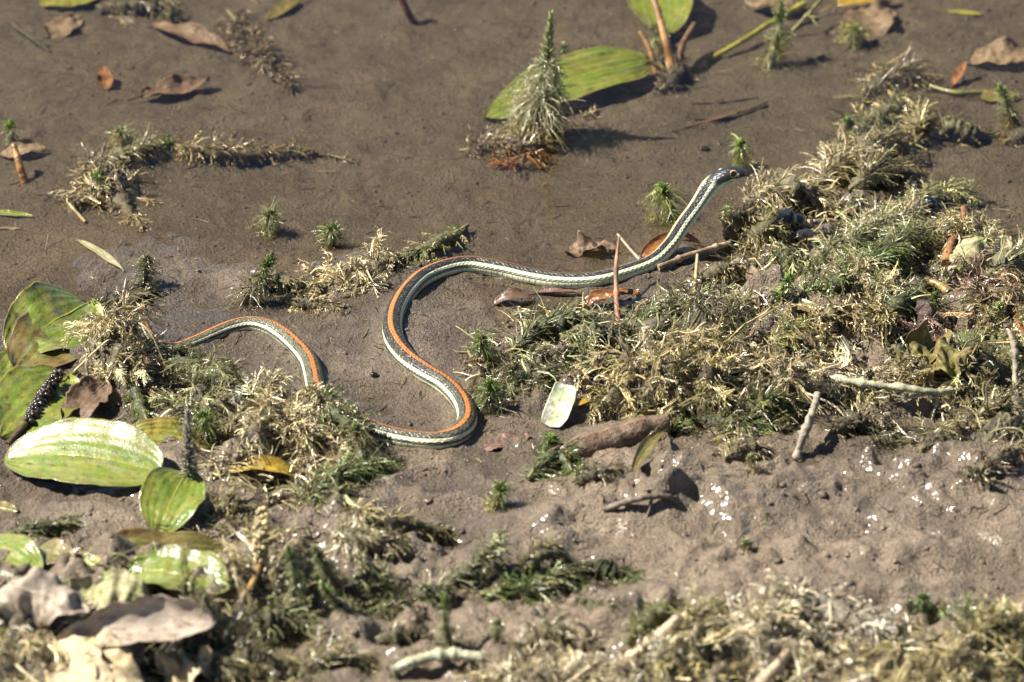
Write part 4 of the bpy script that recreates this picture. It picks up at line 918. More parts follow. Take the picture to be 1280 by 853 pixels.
sprawl([(385, 835, 8), (420, 820, 16), (460, 830, 8)], 36, 'tan-green weed at the bottom edge left of the pale root', ('tan', 'olive'), k=9, dens=1.2)
sprawl([(120, 10, 6), (165, 5, 14), (205, 8, 8), (215, 25, 2)], 40, 'blurred green-brown weed at the top left edge', ('silt', 'olive'), k=9, dens=1.2, tip='green')
sprawl([(285, 15, 4), (305, 40, 8), (330, 75, 8), (365, 110, 3)], 34, 'silt-covered brown weed lying underwater at the upper left', ('silt', 'silt'), k=10, dens=1.3, wid=.9)
sprawl([(575, 190, 3), (610, 185, 8), (650, 185, 8), (695, 178, 4)], 34, 'silty brown weed around the foot of the tall shoot', ('silt', 'silt'), k=10, dens=1.3, wid=.7)
sprawl([(825, 115, 3), (840, 100, 12), (855, 80, 10)], 34, 'dim brown weed under the stalks at the top', ('silt', 'dark'), k=8)
sprawl([(1255, 180, 3), (1275, 170, 8), (1290, 165, 4)], 30, 'brown weed at the foot of the right edge shoot', ('olive', 'silt'), k=8)
sprawl([(728, 148, 4), (738, 143, 6), (745, 135, 6)], 14, 'small pale star of weed floating in the tall shoot\'s shadow', ('pale', 'tan'), k=5, dens=.6, wid=.9, pairs=0, curl=.2, stemr=.0006)
sprawl([(410, 195, 2), (430, 200, 3), (445, 205, 1)], 10, 'tiny brown sprig past the long brown stem\'s tip', ('silt', 'silt'), k=5, stemr=.0006)

sprawl([(375, 492, 12), (402, 500, 36), (428, 520, 36), (450, 540, 16)], 36, 'tan weed draped over the hidden stretch of the snake', ('tan', 'pale'), k=9, dens=1.3, mat=M_DRY, wid=.8)
sprawl([(398, 512, 20), (415, 512, 40), (436, 528, 36), (456, 548, 14)], 36, 'green weed draped over the snake beside the brush-like tuft', ('green', 'olive'), k=9, dens=1.3)
sprawl([(205, 455, 6), (222, 440, 18), (240, 440, 12)], 24, 'grey-green threads over the thin end of the snake\'s hind loop', ('soft', 'olive'), k=8)
sprawl([(1225, 590, 6), (1250, 570, 18), (1275, 560, 20)], 36, 'muddy brown weed hanging lowest at the right edge', ('silt', 'tan'), k=9, dens=1.2)
sprawl([(1150, 565, 4), (1175, 550, 14), (1205, 550, 10)], 32, 'dark muddy weed hanging below the forked root', ('silt', 'olive'), k=8, dens=1.2)
sprawl([(1040, 540, 4), (1065, 525, 16), (1100, 525, 14)], 32, 'olive weed fringe between broken stick and forked root', ('olive', 'silt'), k=8, dens=1.2)
sprawl([(905, 575, 3), (930, 560, 12), (960, 560, 8)], 30, 'muddy weed fringe left of the broken stick', ('tan', 'silt'), k=8, dens=1.2)
sprawl([(1195, 600, 2), (1215, 590, 10), (1235, 600, 4)], 26, 'small wet weed clump on the mud near the right edge', ('silt', 'olive'), k=8)
sprawl([(720, 600, 3), (745, 590, 12), (775, 585, 8)], 26, 'drab weed scraps under the grey rolled leaf', ('olive', 'silt'), k=8)

# ------------------------------------------------------------------ matted heaps
tangle(148, 440, 44, 32, 44, 330, 'dry straw-coloured round clump right of the pondweed leaves', ('pale', 'tan'), curl=.45, wid=.9, fine=.3)
tangle(130, 230, 46, 34, 20, 160, 'dim tan heap under the upper left green tips', ('tan', 'silt'), curl=.5)
tangle(440, 350, 46, 20, 16, 170, 'flattened straw weed in the band left of the snake', ('pale', 'tan'), wid=.8, fine=.5)
tangle(270, 505, 54, 26, 20, 200, 'matted olive mound left of the snake\'s hind loop', ('olive', 'soft'), wid=.7, fine=.8)
tangle(360, 545, 60, 28, 20, 260, 'matted straw mound under the snake\'s hind loop', ('pale', 'tan'), wid=.8, fine=.5, ang=-40)
tangle(870, 470, 70, 30, 24, 420, 'tan lacy dead weed in the left half of the bank', ('tan', 'yellow'), wid=1.0, curl=.7, fine=.3)
tangle(775, 470, 52, 18, 14, 220, 'combed brown dead weed above the white leaf scrap', ('tan', 'silt'), wid=.9, curl=.3, ang=20, fine=.2)
tangle(790, 500, 50, 18, 20, 220, 'brown root-like dead weed right of the white leaf scrap', ('tan', 'yellow'), wid=1.1, curl=.6, fine=.2)
tangle(950, 470, 60, 26, 22, 380, 'bleached lacy dead weed at the centre of the bank', ('pale', 'tan'), wid=.9, curl=.75, fine=.25)
tangle(1010, 490, 60, 20, 20, 300, 'pale crusty dead weed below the dark cave', ('cream', 'tan'), wid=.9, curl=.7, fine=.2)
tangle(900, 510, 60, 20, 18, 260, 'yellow-olive dead weed at the front of the bank', ('yellow', 'olive'), wid=.8, curl=.6, fine=.6)
tangle(1085, 375, 50, 22, 20, 260, 'cream netted weed on top of the bank beside the cave', ('pale', 'yellow'), wid=.8, curl=.8, fine=.3)
tangle(1150, 410, 46, 14, 10, 130, 'purplish-brown peat lump in the middle of the bank', ((.20, .12, .095), 'silt'), wid=.7, curl=.5, core=(.17, .10, .085))
tangle(1215, 480, 60, 24, 20, 260, 'olive and tan weed heap at the right of the bank', ('olive', 'tan'), wid=.9, curl=.6, fine=.5)
tangle(1245, 380, 40, 26, 26, 240, 'rusty tan weed heap near the right edge', ('tan', (.34, .20, .12)), wid=.7, curl=.7, fine=.4)
tangle(1265, 430, 30, 22, 20, 150, 'dusty tan weed heap at the right edge', ('tan', 'yellow'), wid=.8, curl=.6)
tangle(1195, 305, 40, 18, 14, 130, 'brownish weed around the rust-coloured stem', ('tan', 'olive'), wid=.7)
tangle(1250, 545, 44, 20, 24, 170, 'dark weed tangle over the mud overhang on the right', ('olive', 'tan'), wid=.9, core='dark')
tangle(1150, 545, 60, 14, 12, 120, 'dark rooty weed in the hollow under the pale root', ('dark', 'olive'), wid=.7, core='dark', coreh=.3)
tangle(900, 400, 40, 20, 10, 130, 'brown moss and scraps left of the yellow-brown leaf', ('olive', 'silt'), wid=.6)
tangle(700, 445, 56, 22, 10, 150, 'sparse green-brown weed in front of the grassy arching weed', ('soft', 'silt'), wid=.6)
tangle(820, 415, 46, 18, 10, 140, 'greenish matted threads right of the twig', ('soft', 'olive'), wid=.6)
tangle(60, 785, 70, 30, 18, 240, 'wet grey-green weed under the dead leaves at bottom left', ('olive', 'grey'), wid=1.0, fine=.7, core='dark')
tangle(30, 835, 60, 26, 22, 240, 'bleached straw weed in the bottom left corner', ('pale', 'tan'), wid=1.0)
tangle(230, 800, 70, 30, 18, 190, 'shadowed weed beneath the big rolled grey leaf', ('dark', 'olive'), wid=.9, core='dark')
tangle(330, 740, 60, 30, 20, 220, 'olive weed behind the shaggy foreground weed', ('olive', 'tan'), wid=.9, fine=.9, core='dark')
tangle(655, 850, 50, 16, 18, 190, 'cream crusty weed at the bottom centre', ('cream', 'tan'), wid=1.0, curl=.6, core='tan')
tangle(750, 838, 50, 14, 16, 170, 'cream weed below the bleached forked stub', ('cream', 'pale'), wid=1.0, curl=.6, core='tan')
tangle(880, 815, 50, 24, 26, 240, 'yellowish straw weed left of the bleached cream weed', ('pale', 'yellow'), wid=.9, fine=.5)
tangle(960, 800, 50, 26, 28, 260, 'bleached weed heap at the bottom centre right', ('cream', 'pale'), wid=.9, core='tan')
tangle(1200, 835, 80, 30, 24, 360, 'yellow-green crusty weed in the bottom right corner', ('yellow', 'tan'), wid=1.0, fine=.6, core='tan')
tangle(1250, 800, 40, 20, 20, 170, 'yellow weed at the right edge above the corner heap', ('yellow', 'olive'), wid=.9, fine=.6)
tangle(655, 200, 26, 9, 10, 50, 'wet brown lump with sparkles in front of the tall shoot', ('rust', 'silt'), wid=.9, fine=.2, core='silt')

tangle(455, 745, 40, 20, 14, 170, 'dark wet weed heap beside the foreground mud lump', ('olive', 'soft'), wid=.8, fine=.9, core='dark')
sprawl([(470, 800, 4), (500, 790, 12), (530, 800, 4)], 28, 'small wet olive weed left of the pale curving root', ('olive', 'silt'), k=8)
sprawl([(660, 800, 4), (690, 785, 12), (720, 795, 4)], 30, 'wet olive weed on the mud above the cream crusty weed', ('olive', 'tan'), k=8)
sprawl([(520, 745, 4), (545, 738, 10), (575, 745, 3)], 26, 'drab green weed left of the silvery fan', ('green', 'silt'), k=8)
sprawl([(715, 770, 3), (740, 760, 10), (765, 770, 3)], 24, 'small glistening weed clump on the front mud left of the olive wedge', ('soft', 'olive'), k=8)

# ------------------------------------------------------------------ leaves
leaf((112, 378, 12), (8, 440, 10), 110, 'glossy green oval pondweed leaf, topmost of the left stack', 'green', arch=10, roll=-24, cup=.25, spots=.24, silt=.35, bend=-6, blunt=.62)
leaf((112, 395, 6), (20, 465, 3), 100, 'olive-brown pondweed leaf just beneath the topmost green one', 'olive', arch=6, roll=-16, cup=.2, spots=.6, silt=.2)
leaf((-50, 500, 6), (12, 440, 10), 90, 'green pondweed leaf cut off by the left edge', 'green', arch=4, roll=24, spots=.3, silt=.4)
leaf((85, 470, 12), (0, 545, 4), 105, 'shaded green pondweed leaf under the dark seed spike', 'green', arch=6, roll=-14, spots=.3, silt=.1)
leaf((132, 478, 6), (80, 535, 2), 50, 'dull reddish-brown dead leaf right of the dark seed spike', 'brown', arch=5, roll=14, cup=.6, spots=.3, silt=.5, name='dead_leaf')
leaf((202, 590, 14), (6, 572, 6), 108, 'largest green pondweed leaf, lying lengthwise at the left', 'green', arch=14, roll=20, wav=.015, cup=.35, spots=.3, silt=.5, blunt=.5)
leaf((270, 552, 6), (150, 548, 8), 52, 'yellow-green pondweed leaf behind the grey-green spire', 'ygreen', arch=6, roll=24, cup=.2, spots=.35, silt=.4)
leaf((234, 588, 34), (196, 672, 2), 78, 'green upright pondweed leaf with its tip in the mud', 'green', arch=8, roll=10, cup=.35, spots=.15, silt=.1, blunt=.6)
leaf((284, 590, 4), (378, 600, 4), 26, 'small bright yellow leaf curled on the mud, blackened in the middle', 'yellow', arch=16, roll=16, cup=.6, spots=.75, silt=0, name='fallen_leaf')
leaf((-20, 632, 3), (22, 640, 3), 26, 'dark green leaf tip at the left edge above the bottle-brush weed', 'olive', roll=10, spots=.3)
leaf((-30, 680, 8), (50, 715, 12), 62, 'dark green leaf at the left edge over the dead leaves', 'green', roll=14, arch=6, spots=.2, silt=.3)
leaf((40, 695, 10), (92, 700, 8), 44, 'small olive leaf with brown end behind the curled grey leaf', 'olive', roll=20, arch=6, spots=.6)
leaf((110, 690, 8), (285, 690, 12), 44, 'long brown-edged olive leaf across the left foreground', 'olive', arch=10, roll=20, cup=.6, spots=.6, silt=.2, wav=.1)
leaf((160, 716, 10), (288, 737, 8), 84, 'crumpled light green leaf with pale water film in the left foreground', 'green', arch=10, roll=10, cup=.5, spots=.3, silt=.55, wav=.06)
leaf((100, 705, 6), (150, 725, 6), 36, 'yellow-green leaf scrap between the olive leaves in the left foreground', 'ygreen', roll=20, arch=4, spots=.5)
leaf((86, 758, 34), (188, 752, 36), 70, 'pale green dried leaf behind the big rolled grey leaf', 'pgreen', arch=10, roll=32, cup=.3, spots=.1, silt=.4, wav=.05, mat=M_DEAD)
leaf((62, 806, 34), (270, 778, 36), 82, 'big grey-brown dead leaf rolled like a boat in the left foreground', 'grey', arch=4, roll=30, cup=1.3, spots=.35, silt=.3, wav=.0, name='dead_leaf', thick=.0006, blunt=.6, peak=.6)
leaf((-20, 745, 44), (112, 765, 46), 76, 'curled grey dead leaf at the left edge above the rolled one', 'grey', arch=16, roll=30, cup=-1.0, spots=.4, silt=.4, wav=.12, name='dead_leaf')
leaf((66, 800, 32), (130, 890, 16), 70, 'cream pointed dead leaf hanging below the rolled grey leaf', 'cream', arch=2, roll=14, cup=.4, spots=.02, silt=.1, name='dead_leaf', wav=.02)
leaf((112, 792, 28), (170, 890, 14), 62, 'wavy cream dead leaf right of the pointed cream leaf', 'cream', arch=6, roll=12, cup=-.5, spots=.05, silt=.1, wav=.08, torn=.5, name='dead_leaf')
leaf((200, 860, 8), (265, 825, 14), 60, 'cream dead leaf with dark notch at the bottom edge', 'cream', arch=6, roll=20, spots=.1, wav=.12, name='dead_leaf')
leaf((155, 850, 8), (172, 800, 22), 34, 'small grey dead leaf stub at the bottom edge', 'grey', roll=0, arch=4, cup=.6, spots=.2, name='dead_leaf')
leaf((0, 765, 14), (30, 800, 8), 40, 'dark green folded leaf at the left edge below the grey leaf', 'olive', roll=-20, cup=.6, spots=.2)
leaf((812, 76, 24), (606, 150, -2), 84, 'long green pondweed leaf with torn tan edge, half sunk behind the tall shoot', 'green', arch=16, roll=16, cup=.25, spots=.35, silt=.25, peak=.40, torn=.2, petiole=[(838, 92, 4)])
leaf((830, 42, 16), (820, -40, 26), 92, 'green leaf cut by the top edge right of the centre', 'green', arch=6, roll=0, cup=.3, spots=.3, silt=.25)
leaf((125, -8, 4), (50, 6, 6), 44, 'yellow-green leaf cut by the top edge at the left', 'ygreen', roll=-20, spots=.1, arch=5)
leaf((60, 45, 2), (100, 20, 6), 40, 'dim tan leaf underwater at the top left', 'tan', roll=-10, spots=.3, name='dead_leaf')
leaf((190, 32, 5), (290, 66, 3), 34, 'dull brown dead leaf below the top left weed', 'brown', arch=6, roll=8, cup=.8, spots=.3, silt=.5, name='dead_leaf')
leaf((372, -2, 8), (332, 24, 4), 22, 'dark narrow leaf at the top edge by the silty weed', 'olive', roll=-10, spots=.7, name='dead_leaf')
leaf((134, 112, 2), (128, 84, 18), 24, 'small yellowish dead leaf standing on the underwater mud', 'rust', roll=0, cup=.7, spots=.6, silt=.4, name='dead_leaf')
leaf((176, 120, 8), (262, 98, 14), 40, 'curled brown dead leaf casting a dark shadow underwater', 'brown', arch=-3, roll=8, cup=.7, spots=.2, silt=.35, name='dead_leaf')
leaf((0, 195, 3), (58, 186, 8), 26, 'small tan leaf behind the orange-brown stem', 'tan', arch=5, roll=8, spots=.2, name='dead_leaf')
leaf((-10, 264, 4), (42, 270, 3), 12, 'narrow green blade at the left edge on the mud', 'green', roll=10, blunt=.8, spots=.2, name='grass_blade', cat='grass blade')
leaf((-10, 285, 2), (28, 286, 2), 6, 'thin straw blade at the left edge under the green one', 'tan', blunt=.8, name='grass_blade', cat='grass blade', midrib=False)
leaf((98, 300, 3), (155, 338, 4), 14, 'narrow yellowish blade pointing at the olive tuft', 'pgreen', arch=3, blunt=.8, spots=.4, name='grass_blade', cat='grass blade')
leaf((708, 318, 1), (770, 314, 5), 32, 'wet translucent brown leaf lying left of the twig\'s top', 'brown', arch=8, roll=8, cup=.8, spots=.4, silt=.5, name='dead_leaf', wav=.1)
leaf((802, 322, 2), (876, 304, 4), 30, 'glossy orange-brown leaf curving behind the snake\'s neck', 'rust', arch=14, roll=8, cup=1.1, spots=.5, silt=.2, name='dead_leaf', mat=M_LEAF)
leaf((618, 380, 2), (668, 374, 4), 22, 'wet brown leaf end sticking out of the grassy weed', 'brown', arch=9, roll=8, cup=.7, spots=.3, name='dead_leaf', mat=M_LEAF)
leaf((668, 366, 3), (728, 366, 4), 10, 'thin dark curled leaf lying along the snake\'s front body', 'redbrown', arch=2, cup=.9, name='dead_leaf', mat=M_LEAF)
leaf((722, 384, 3), (800, 366, 8), 22, 'crinkled rust-brown leaf below the snake, beside the twig', 'rust', arch=6, roll=4, cup=1.0, spots=.5, wav=.12, name='dead_leaf', mat=M_LEAF)
leaf((688, 534, 2), (708, 480, 16), 34, 'bleached white-green leaf scrap facing the sun left of the bank', 'white', arch=3, roll=-8, cup=.5, spots=0, silt=.1, blunt=.16, midrib=False, name='leaf_scrap', cat='leaf scrap', bend=3)
leaf((708, 508, 10), (740, 498, 14), 12, 'small yellow-brown leaf tip beside the white leaf scrap', 'yellow', roll=8, spots=.3, name='leaf_scrap', cat='leaf scrap', midrib=False)
leaf((696, 560, 20), (838, 518, 26), 100, 'grey rolled leaf lying like a log before the weed bank', 'brown', arch=4, roll=6, cup=-2.5, spots=.3, silt=.6, wav=.05, name='dead_leaf', thick=.0006, mat=M_CORE, blunt=.18)
leaf((828, 540, 14), (790, 592, 3), 22, 'folded olive pod-like leaf below the grey rolled leaf', 'olive', arch=6, cup=1.1, spots=.5, name='dead_leaf')
leaf((605, 560, 1), (662, 545, 2), 26, 'flat reddish-brown flake on the mud right of the snake\'s lower bend', 'redbrown', arch=1, roll=6, cup=.15, silt=.4, name='leaf_scrap', cat='leaf scrap', blunt=.3, midrib=False)
leaf((870, 372, 4), (1030, 388, 4), 30, 'long yellow-brown strap leaf lying across the bank\'s middle', 'olive', arch=6, roll=14, cup=.5, spots=.55, silt=.1, blunt=.35)
leaf((948, 372, 4), (938, 332, 26), 22, 'small rosy-brown leaf standing against the shadow', 'tan', roll=20, cup=.9, spots=.25, name='dead_leaf')
leaf((870, 400, 4), (905, 378, 12), 36, 'clear whitish leaf scrap at the left of the strap leaf', 'white', roll=10, cup=.4, spots=.2, silt=.4, wav=.1, name='leaf_scrap', cat='leaf scrap', midrib=False)
leaf((868, 405, 8), (912, 415, 8), 14, 'fresh green leaf sliver below the whitish scrap', 'green', spots=0, silt=.2, name='leaf_scrap', cat='leaf scrap', midrib=False)
leaf((845, 445, 4), (872, 405, 18), 14, 'dark brown stiff leaf strip leaning on the tan weed', 'brown', cup=.9, name='dead_leaf')
leaf((1130, 465, 6), (1175, 425, 26), 52, 'crumpled brown leaf standing in the bank, left of a pair', 'olive', arch=8, roll=-30, cup=.8, spots=.65, silt=.3, wav=.12, name='dead_leaf', mat=M_DEAD)
leaf((1155, 468, 6), (1215, 440, 22), 54, 'crumpled holed olive leaf, right of the standing pair', 'olive', arch=10, roll=-16, cup=-.8, spots=.5, silt=.4, wav=.16, name='dead_leaf', mat=M_DEAD)
leaf((1192, 338, 4), (1232, 298, 24), 40, 'yellowish torn leaf standing with a dark cavity behind it', 'pgreen', arch=6, roll=-22, cup=-.6, spots=.3, silt=.3, torn=.4, name='dead_leaf', mat=M_DEAD)
leaf((1255, 322, 3), (1262, 296, 18), 14, 'small pale pointed leaf standing near the right edge', 'cream', cup=.5, spots=.1, name='dead_leaf')
leaf((1030, 268, 3), (1072, 262, 6), 16, 'flat red-brown leaf between the ridge and the pale green bank', 'redbrown', roll=8, cup=.4, name='dead_leaf')
leaf((1005, 10, 10), (930, 0, 16), 46, 'pinkish-tan dead leaf at the top edge on the yellow stalk', 'tan', roll=-20, arch=6, spots=.2, name='dead_leaf')
leaf((1046, 4, 14), (1118, -6, 16), 30, 'yellow leaf cut by the top edge at the right', 'yellow', roll=14, spots=.1, arch=3, name='fallen_leaf')
leaf((1062, 55, 2), (1112, 8, 10), 62, 'large dim brown leaf underwater at the top right', 'tan', roll=-10, arch=6, spots=.4, silt=.3, name='dead_leaf')
leaf((1185, 14, 1), (1230, 18, 1), 12, 'narrow green leaf sunk at the top right', 'ygreen', spots=.2, name='sunken_leaf')
leaf((1212, 78, 4), (1300, 70, 12), 46, 'pale brown dead leaf at the upper right edge', 'tan', arch=8, roll=14, cup=.5, spots=.15, silt=.2, name='dead_leaf')
leaf((1190, 108, 2), (1208, 76, 22), 14, 'small rust-brown leaf standing near the green floating stem', 'rust', cup=.6, spots=.4, name='dead_leaf')
leaf((1225, 122, 4), (1275, 120, 6), 26, 'dark green leaf on the floating stem at the right', 'olive', cup=.4, roll=10, spots=.3, silt=.1)
leaf((855, 160, 1), (960, 128, 1), 6, 'faint dark blade sunk in the water left of the ridge', 'brown', blunt=.8, name='grass_blade', cat='grass blade')

# ------------------------------------------------------------------ stems, twigs, spikes, small things
stick([(773, 408, -4), (771, 375, 20), (770, 335, 42), (774, 297, 62)], 4.0, 1.8, 'thin straight brown twig standing in the mud before the snake', (.30, .16, .085), knots=2, name='upright_twig')
stick([(800, 325, 2), (788, 312, 10), (772, 293, 18)], 2.2, 1.3, 'short pale twig leaning beside the standing brown twig', (.42, .33, .22))
stick([(822, 335, 3), (850, 323, 10), (885, 312, 14), (912, 304, 10)], 4.0, 3.4, 'tan bent stick lying right of the snake\'s neck', (.34, .25, .16), knots=2, name='bent_stick')
stick([(868, 372, 2), (870, 345, 14), (872, 318, 30)], 3.2, 2.0, 'short straw stub standing left of the mossy green weed', (.42, .33, .16), name='straw_stub')
stick([(994, 578, -3), (1002, 550, 14), (1016, 515, 34), (1022, 492, 44)], 4.6, 3.8, 'pale grey broken stick leaning on the front of the bank', (.31, .27, .20), knots=4, rough=.16, name='broken_stick')
stick([(1035, 472, 18), (1075, 478, 24), (1120, 484, 24), (1170, 490, 22), (1195, 487, 18)], 4.6, 3.4, 'long greenish-white forked root along the front of the bank', (.36, .35, .23), knots=4, rough=.18, name='forked_root', cat='root', side=[[(1172, 490, 20), (1170, 505, 10), (1165, 525, 0)], [(1165, 490, 22), (1135, 497, 20), (1115, 494, 20)], [(1195, 487, 18), (1208, 480, 16), (1216, 488, 8)]])
stick([(1118, 330, 14), (1145, 346, 14), (1172, 356, 12), (1186, 366, 8)], 5.0, 5.6, 'tan hollow stem with cut reddish end on the weed bank', (.36, .24, .09), name='cut_stem', cat='stem', mat=M_LEAF)
stick([(1182, 330, 4), (1190, 305, 14), (1203, 280, 20), (1205, 260, 24)], 6, 3.5, 'rust-brown fuzzy stem standing at the far right of the bank', (.24, .115, .045), rough=.22, name='rotten_stem', cat='stem')
stick([(1272, 540, 6), (1270, 490, 26), (1268, 440, 40), (1262, 415, 34)], 4.2, 3.0, 'muddy whitish root bent downwards at the right edge', (.27, .235, .165), rough=.25, knots=3, name='muddy_root', cat='root')
stick([(1280, 372, 10), (1270, 395, 14), (1284, 430, 6)], 6, 4, 'rusty orange stem stub cut by the right edge', (.30, .12, .05), rough=.1, name='rotten_stem', cat='stem')
stick([(31, 230, -3), (24, 205, 22), (17, 182, 40)], 6.0, 4.0, 'orange-brown stalk under the green bud at the left edge', (.34, .17, .05), name='bud_stalk', cat='stem', mat=M_LEAF)
stick([(518, 30, -3), (508, 12, 20), (490, -25, 60)], 5.0, 5.0, 'red-brown stem entering from the top edge left of centre', (.17, .075, .045), name='broken_reed', cat='reed')
stick([(842, 100, -3), (832, 50, 44), (812, -20, 100)], 6.5, 4.5, 'orange-brown stalk rising out of the top edge', (.34, .19, .07), name='broken_reed', cat='reed', mat=M_LEAF)
stick([(850, 95, -3), (852, 60, 30), (868, 30, 40)], 6, 3.5, 'dark brown stalk beside the orange-brown one', (.15, .08, .04), name='broken_reed', cat='reed')
stick([(820, 92, -3), (812, 62, 26), (800, 40, 40)], 4.5, 3.0, 'broken brown stalk left of the orange-brown one', (.24, .13, .05), name='broken_reed', cat='reed')
stick([(888, 74, 2), (930, 50, 14), (965, 28, 18), (1005, 5, 20)], 3.6, 4.6, 'smooth yellow-green stalk slanting across the top right', (.36, .36, .06), name='leaf_stalk', cat='stem', mat=M_LEAF)
stick([(990, 40, 6), (1010, 18, 26), (1030, -5, 40)], 2.6, 2.0, 'thin seedy stem left of the budded tuft', (.24, .25, .10), name='seedy_stem', cat='stem', rough=.3, side=[[(1008, 20, 24), (1022, 22, 24), (1034, 20, 22)], [(1012, 16, 26), (1020, 30, 16), (1035, 38, 10)]])
stick([(1163, 108, 4), (1195, 116, 5), (1230, 116, 6), (1268, 122, 6)], 3.2, 3.6, 'long olive green stem floating at the right', (.22, .23, .07), name='floating_stem', cat='stem', mat=M_LEAF)
stick([(865, 130, 0), (905, 128, 1), (948, 122, 1)], 1.6, 1.2, 'upper of two dark sunken twigs right of the long leaf', (.07, .05, .035), group='sunken twigs')
stick([(868, 150, 0), (915, 147, 1), (960, 132, 1)], 2.4, 1.6, 'lower of two dark sunken twigs right of the long leaf', (.075, .05, .035), group='sunken twigs')
stick([(15, 30, 10), (35, 45, 8), (62, 65, 0)], 3.5, 2.0, 'dark slanting twig in the water at the top left', (.05, .045, .03), name='sunken_twig')
stick([(490, 840, 6), (520, 826, 14), (560, 818, 18), (602, 822, 14)], 6.5, 6.0, 'pale green-white root curving at the bottom edge', (.40, .41, .27), name='pale_root', cat='root', rough=.12, knots=2)
stick([(775, 835, 8), (800, 815, 16), (830, 790, 26), (850, 770, 32)], 9, 5, 'bleached forked stub at the bottom centre', (.55, .43, .29), rough=.16, name='bleached_stub', cat='root', side=[[(835, 788, 26), (850, 792, 24), (862, 805, 14)]])
stick([(942, 860, 10), (970, 835, 20), (985, 815, 26)], 8, 5, 'short tan stick poking up at the bottom right of centre', (.48, .38, .24), rough=.1, name='tan_stick')
stick([(905, 815, 10), (945, 785, 24), (980, 760, 28)], 2.4, 2.0, 'thin green stem lying over the bleached weed', (.24, .27, .08), name='green_stem', cat='stem', mat=M_LEAF)
stick([(295, 665, 8), (318, 690, 30), (340, 740, 4)], 2.6, 3.4, 'pale dead stalk crossing behind the tan seed spike', (.52, .44, .32), name='dead_stalk', cat='stem')
stick([(690, 512, 2), (740, 500, 8), (780, 490, 8)], 1.2, .8, 'fine brown thread lying beyond the white leaf scrap', (.2, .13, .08), name='root_thread', cat='root')
stick([(905, 400, 4), (915, 385, 16), (922, 372, 24)], 1.8, 1.4, 'thin pale splinter leaning near the strap leaf', (.5, .44, .36), name='splinter')
stick([(430, 620, 6), (442, 632, 12), (470, 650, 8), (490, 662, 2)], 3.5, 2.5, 'pale green bare stem across the muddy foreground weed', (.40, .42, .20), name='bare_stem', cat='stem')
stick([(600, 742, 4), (640, 738, 8), (690, 720, 8)], 3.0, 2.4, 'moss-green stem under the dark foreground sprawl', (.15, .19, .05), name='mossy_stem', cat='stem')
stick([(755, 638, 0), (790, 625, 10), (830, 620, 8), (848, 628, 0)], 4.5, 3.0, 'muddy twig arching over a small hole in the bank', (.17, .135, .10), name='muddy_twig', rough=.2, side=[[(815, 622, 9), (812, 636, 4), (808, 648, -1)]])
spike([(10, 556, 2), (28, 535, 8), (38, 525, 12)], [(36, 527, 12), (52, 500, 20), (74, 467, 30)], 10, 'dark knobbly seed spike lying over the shaded green leaf', (.045, .032, .026), (.10, .065, .035))
spike([(298, 756, 0), (316, 728, 22), (325, 704, 40)], [(325, 706, 40), (327, 672, 66), (328, 638, 92)], 10.5, 'tan seed spike standing upright in the left foreground', (.46, .37, .17), (.42, .26, .09), per=8)
stone(985, 283, 20, 18, 15, 'blue-black wet stone beneath the pale mop of weed', (.012, .014, .022), h=2)
stone(1003, 300, 13, 13, 10, 'small dark brown stone next to the blue-black one', (.035, .03, .028), h=2)
stone(1033, 290, 10, 9, 7, 'small grey wet stone right of the dark pair', (.12, .10, .09), h=1)
stone(321, 345, 8, 7, 7, 'small purplish-brown pellet on the dark green bushy tuft', (.13, .095, .09), h=20, name='mud_pellet')
stone(468, 470, 4.5, 4, 3.5, 'tiny black pellet on the mud inside the snake\'s bends', (.012, .011, .010), name='mud_pellet')
stone(880, 187, 7, 5, 3, 'small dark chip on the mud left of the pale green tip', (.03, .024, .02), name='mud_chip')
stone(1162, 258, 10, 9, 9, 'dark blue wet pebble in the yellowish bristly weed', (.012, .014, .024), h=16)
snail(348, 628, 9, 'brown pond snail shell on the mud near the yellow leaf', (.10, .065, .045))

# ------------------------------------------------------------------ what nobody could count
def in_poly(x, y, poly):
    poly = np.array(poly, float); ins = np.zeros(len(x), bool); j = len(poly)-1
    for i in range(len(poly)):
        xi, yi, xj, yj = *poly[i], *poly[j]
        c = ((yi > y) != (yj > y)) & (x < (xj-xi)*(y-yi)/(yj-yi+1e-12)+xi); ins ^= c; j = i
    return ins
def scatter_px(n, poly, rng):
    poly = np.array(poly, float); lo, hi = poly.min(0), poly.max(0); out = []
    while sum(len(o) for o in out) < n:
        q = lo+(hi-lo)*rng.random((n*2, 2)); out.append(q[in_poly(q[:, 0], q[:, 1], poly)])
    return np.vstack(out)[:n]
BANK = [(880, 335), (960, 250), (1040, 235), (1110, 255), (1200, 235), (1285, 320), (1290, 560), (1180, 545), (1060, 505), (960, 545), (830, 540), (690, 470), (600, 520), (590, 430), (650, 385), (800, 385)]
RIDGE = [(1015, 240), (1060, 140), (1100, 75), (1165, 100), (1165, 190), (1120, 235)]
BOTTOM_L = [(-10, 700), (250, 650), (400, 660), (430, 720), (400, 790), (420, 860), (-10, 860)]
BOTTOM_R = [(600, 852), (760, 832), (830, 790), (980, 745), (1100, 800), (1180, 770), (1290, 770), (1290, 870), (560, 870)]
MOUND = [(205, 440), (300, 470), (420, 520), (440, 600), (370, 640), (260, 600), (210, 520)]
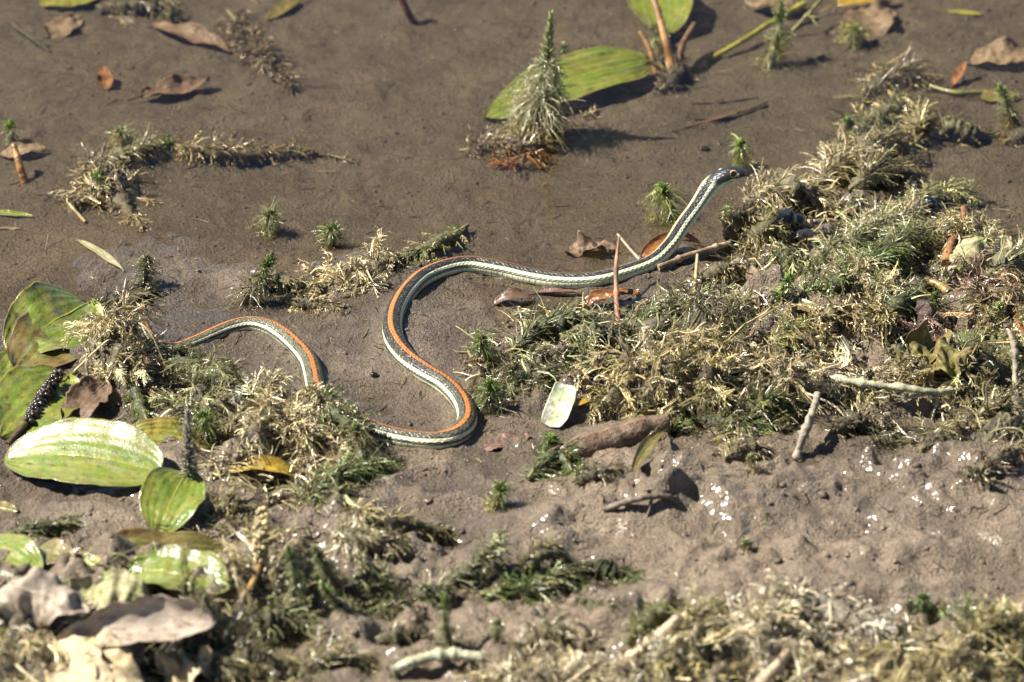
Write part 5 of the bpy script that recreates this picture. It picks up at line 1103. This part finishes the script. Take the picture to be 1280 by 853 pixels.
def litter():
    rng = np.random.default_rng(77); buf = Buf()
    for poly, n, cols in ((BANK, 5200, ('tan', 'olive', 'silt', 'pale', 'soft')), (RIDGE, 700, ('tan', 'silt', 'olive')), (BOTTOM_L, 1600, ('olive', 'tan', 'dark', 'soft')),
                          (BOTTOM_R, 1500, ('cream', 'tan', 'yellow', 'olive')), (MOUND, 1100, ('pale', 'tan', 'olive', 'silt'))):
        q = scatter_px(n, poly, rng); R = G(q[:, 0], q[:, 1], rng.random(n)*8); R = R[~hollow(R[:, 0], R[:, 1])]; n = len(R)
        th = rng.random(n)*6.28; D = np.c_[np.cos(th), np.sin(th), rng.random(n)*.9-.1]
        cc = np.array([pc(c) for c in cols])[rng.integers(0, len(cols), n)]*np.exp(rng.standard_normal((n, 1))*.4)
        pp, dd = trace(R, D, .004+.016*rng.random(n)**1.6, 4, .6, .4, rng); ribbons(buf, pp, dd, .0005+.0008*rng.random(n), cc*.85, cc*1.1, rng, taper=.5)
    o = buf.mesh('weed_litter', M_DRY); tag(o, 'loose scraps of dead weed matted over the mud', None, None, 'stuff')
    # bits on the open mud
    buf = Buf(); n = 3200; q = np.c_[rng.random(n)*1360-40, rng.random(n)*900-30]; R = G(q[:, 0], q[:, 1], .6)
    th = rng.random(n)*6.28; D = np.c_[np.cos(th), np.sin(th), .05+0*th]
    cc = np.array([(.05, .038, .028), (.11, .08, .055), (.30, .24, .15), (.17, .16, .07), (.06, .05, .035)])[rng.integers(0, 5, n)]
    pp, dd = trace(R, D, .002+.010*rng.random(n)**3, 4, .2, .35, rng); ribbons(buf, pp, dd, .0003+.0005*rng.random(n), cc, cc, rng, tube=True, taper=.4)
    o = buf.mesh('mud_debris', M_WOOD); tag(o, 'tiny plant crumbs strewn over the open mud', None, None, 'stuff')
    # crumbs of mud
    V, F = ICO0; n = 6500; q = np.c_[rng.random(n)*1400-60, -60+980*rng.random(n)]
    keep = samp(NZ['patch'], q[:, 0]*PX, q[:, 1]*PX*2)+rng.standard_normal(n)*.6 > .1; q = q[keep]; n = len(q)
    C = G(q[:, 0], q[:, 1]); s = (.0005+.0011*rng.random(n)**3)*(1+.5*(q[:, 1] > 560))
    dis = 1+.22*rng.standard_normal((n, len(V), 1))
    W = C[:, None]+V[None]*dis*s[:, None, None]*A(1.2, 1.2, .8)-A(0, 0, .0002)
    FF = (F[None]+(np.arange(n)*len(V))[:, None, None]).reshape(-1, 3)
    z = C[:, 2]; o = mesh('mud_crumbs', W.reshape(-1, 3), FF, None, M_MUD, attrs={'wet': np.full(n*len(V), .5), 'silt': np.repeat(np.clip((-z-.001)/.010, 0, 1)*.85, len(V)), 'damp': np.repeat(np.clip(np.exp(-np.clip(z-.0015, 0, 1)/.0035), 0, 1), len(V))})
    tag(o, 'small crumbs of mud scattered over the wet ground', None, None, 'stuff')
litter()
print('TRIANGLES', NTRI, 'OBJECTS', len(bpy.data.objects))
